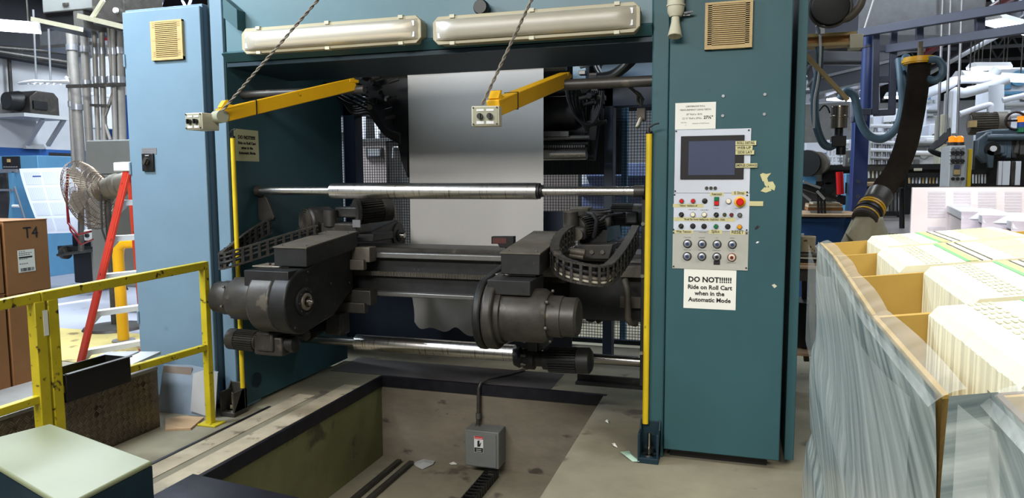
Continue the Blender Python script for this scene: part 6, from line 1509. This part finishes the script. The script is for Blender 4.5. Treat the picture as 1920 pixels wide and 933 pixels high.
O('grey_box',fbox(MB(),1584,281,1599,312,8.0,.15).box(P(1590,290,Y=8).x,P(1594,290,Y=8).x,7.98,8.0,P(1590,306,Y=8).z,P(1590,296,Y=8).z),'grey_paint',label='small grey switch box on the left face of the crane column',cat='switch box',bevel=.01)
t=T('blue_locker','slim blue-grey locker with red-handled broom standing left of the crane column','locker',P(1586,440,Y=8.2))
O('door',fbox(MB(),1583,325,1597,452,8.1,.3,0),'skyblue',t,bevel=.01);O('latch',fbox(MB(),1585,342,1588,362,8.08,.02),'black',t)
t=T('hand_broom','red-handled broom hanging left of the slim locker','broom',P(1577,380,Y=8.0))
O('handle',MB().cyl(P(1574,322,Y=8),P(1576,364,Y=8),.035),'red_btn',t);O('head',fbox(MB(),1568,366,1586,384,8.0,.08),'black',t,bevel=.01)
# drums with papers
for k,(x,lb) in enumerate(((1520,'blue steel drum right behind the operator cabinet, board on top'),(1560,'blue steel drum left of the slim locker, half hidden by the load'))):
    p=P(x,404,Y=7.4+.2*k);t=T('steel_drum',lb,'drum',(p.x,p.y,0),'blue steel drums')
    O('drum_shell',MB().lathe((p.x,p.y,0),(0,0,1),[(0,.29),(.02,.3),(.3,.3),(.31,.31),(.33,.31),(.34,.3),(.6,.3),(.61,.31),(.63,.31),(.64,.3),(p.z-.04,.3),(p.z-.03,.31),(p.z-.01,.31),(p.z-.01,.29)],32),'wall_blue',t)
    O('label_patch',MB().box(p.x-.08,p.x+.02,p.y-.305,p.y-.30,.72,.76),'far_white',t)
p=P(1540,402,Y=7.35);O('round_board',MB().cyl(p-U*.0,p+U*.02,.48,n=36),'wood',label='round pale board lying across the blue drums',cat='board')
t=T('paper_pile','untidy pile of flattened cartons and sheets on the round board','paper stack',P(1545,400,Y=7.4))
for k in range(7):
    a=P(1518+rnd.uniform(-4,4),398-k*3,Y=7.2+.02*k);b=P(1578+rnd.uniform(-5,4),398-k*3,Y=7.2);O('flat_carton',MB().box(a.x,b.x,7.2,7.55,a.z-.012,a.z+.006),rnd.choice(['wood','light_grey','cardboard','cream']),t)
t=T('tilted_tray','black tilted sheet tray with pale rods above the paper pile','tray',P(1540,370,Y=7.2))
O('tray_plate',MB().prism([P(x,y,Y=7.1) for x,y in((1500,342),(1572,370),(1572,376),(1500,352))],(0,.5,0)),'black',t)
for x0,y0,x1,y1 in((1506,340,1538,352),(1532,358,1546,373),(1500,360,1520,376)): O('pale_rod',MB().bar(P(x0,y0,Y=7.05),P(x1,y1,Y=7.05),.04,.02),'light_grey',t)
for x in(1534,1540,1546): O('support',MB().bar(P(x-1,352,Y=7.15),P(x+1,405,Y=7.15),.02,.02,up=(0,1,0)),'rubber',t)
# near table with pot
t=T('work_table','worn work table with splayed steel legs between the cabinet and the pallet','table',P(1520,640,Y=5.1))
z=P(1518,497,Y=5.0).z;xa=P(1470,497,Y=5.0).x;xb=P(1545,497,Y=5.0).x
O('table_top',MB().box(xa,xb+.12,4.95,5.6,z-.02,z),'wood',t,bevel=.003);O('apron',MB().box(xa,xb+.1,4.97,5.0,z-.10,z-.02),'iron',t)
for x0,x1,Y in((1522,1530,5.0),(1508,1512,5.4)): 
    a=P(x0,505,Y=Y);kk=P(x0,610,Y=Y);b=P(x1,676,Y=Y);O('leg',MB().bar(a,kk,.035,.045,up=(0,1,0)).bar(kk,(b.x,b.y,max(0.005,b.z)),.035,.045,up=(0,1,0)),'dusty_iron',t)
O('shelf',MB().box(xa,xb+.1,5.1,5.5,.32,.34),'wood',t)
t=T('paper_layers','layers of old boards piled on the worn work table','boards',P(1520,480,Y=5.1))
for k in range(4): O('board_sheet',MB().box(xa+.01*k,xb+.08-.02*k,5.0+.01*k,5.5,z+.002+k*.018,z+.014+k*.018),['wood','rubber','cream','dusty_iron'][k],t)
p=P(1512,482,Y=5.15);p.z=z+.075;t=T('paint_pot','cream pot with rust-brown drips on the worn work table','pot',p)
M('pot',(200,184,150),.6,0,.1,10,spots=(110,60,30),spot_scale=26,spot_th=.6)
O('pot_body',MB().lathe(p,(0,0,1),[(0,.05),(.005,.052),(.10,.055),(.105,.05),(.10,.048),(.02,.046)],24,cap=False).cyl(p+U*.002,p+U*.006,.05),'pot',t)
O('white_brush',MB().bar(p+V((-.12,0,.10)),p+V((-.02,0,.11)),.03,.02),'far_white',label='white handle resting against the rim of the cream pot',cat='brush')
p=P(1524,640,Y=5.25);t=T('waste_bin','black lined waste bin under the worn work table','bin',(p.x,5.3,.34))
O('bin_body',MB().lathe((p.x,5.32,.345),(0,0,1),[(0,.11),(.01,.12),(.3,.15),(.32,.155)],24),'black',t)
scrap('white scrap of paper on the floor beside the wrapped pallet',((1525,790),(1533,783),(1543,785),(1543,797),(1535,796)),0)
scrap('small white flake on the floor near the side cover foot',((1518,828),(1524,827),(1525,830),(1519,831)),0)
# ================================================================ LIGHT
w=bpy.data.worlds.new('world');S.world=w;w.use_nodes=True;bg=w.node_tree.nodes['Background'];bg.inputs[0].default_value=(.75,.85,1,1);bg.inputs[1].default_value=.16
def area(x,y,z,sx,sy,e,col=(1,1,1),rot=(0,0,0)):
    l=bpy.data.lights.new('hall_light','AREA');l.shape='RECTANGLE';l.size=sx;l.size_y=sy;l.energy=e;l.color=col
    o=bpy.data.objects.new('hall_light',l);COL.objects.link(o);o.location=(x,y,z);o.rotation_euler=rot;return o
cool=(.80,.90,1.0);warm=(1,.96,.86);neu=(1,.98,.95)
def spot(l,deg): l.data.spread=math.radians(deg)
area(-2.4,-3.2,4.9,5,1.0,560,neu,(math.radians(64),0,0))
area(-4.4,2.2,3.8,1.6,.5,190,cool,(math.radians(30),math.radians(4),0))
spot(area(1.75,1.7,3.7,1.4,.9,75,warm,(0,math.radians(10),0)),110)
area(-7,6.5,5.2,4,1,850,cool);area(-10,12,5.2,4,1,420,cool)
area(-2,7.6,4.8,4,.6,200,cool)
area(4,7,5.2,3,1,130,cool);area(5,12,5.4,5,2,380,cool);area(9,18,5.6,8,3,800,cool);area(1,18,5.6,6,3,420,cool)
S.view_settings.exposure=0.0

for o in bpy.data.objects:
    l=o.get('label')
    if o.get('category') and len(l.split())>14: print('LONG',o.name,len(l.split()),l)
    if l and (len(l.split())>16 or len(l.split())<4): print('LABEL',o.name,len(l.split()),l)
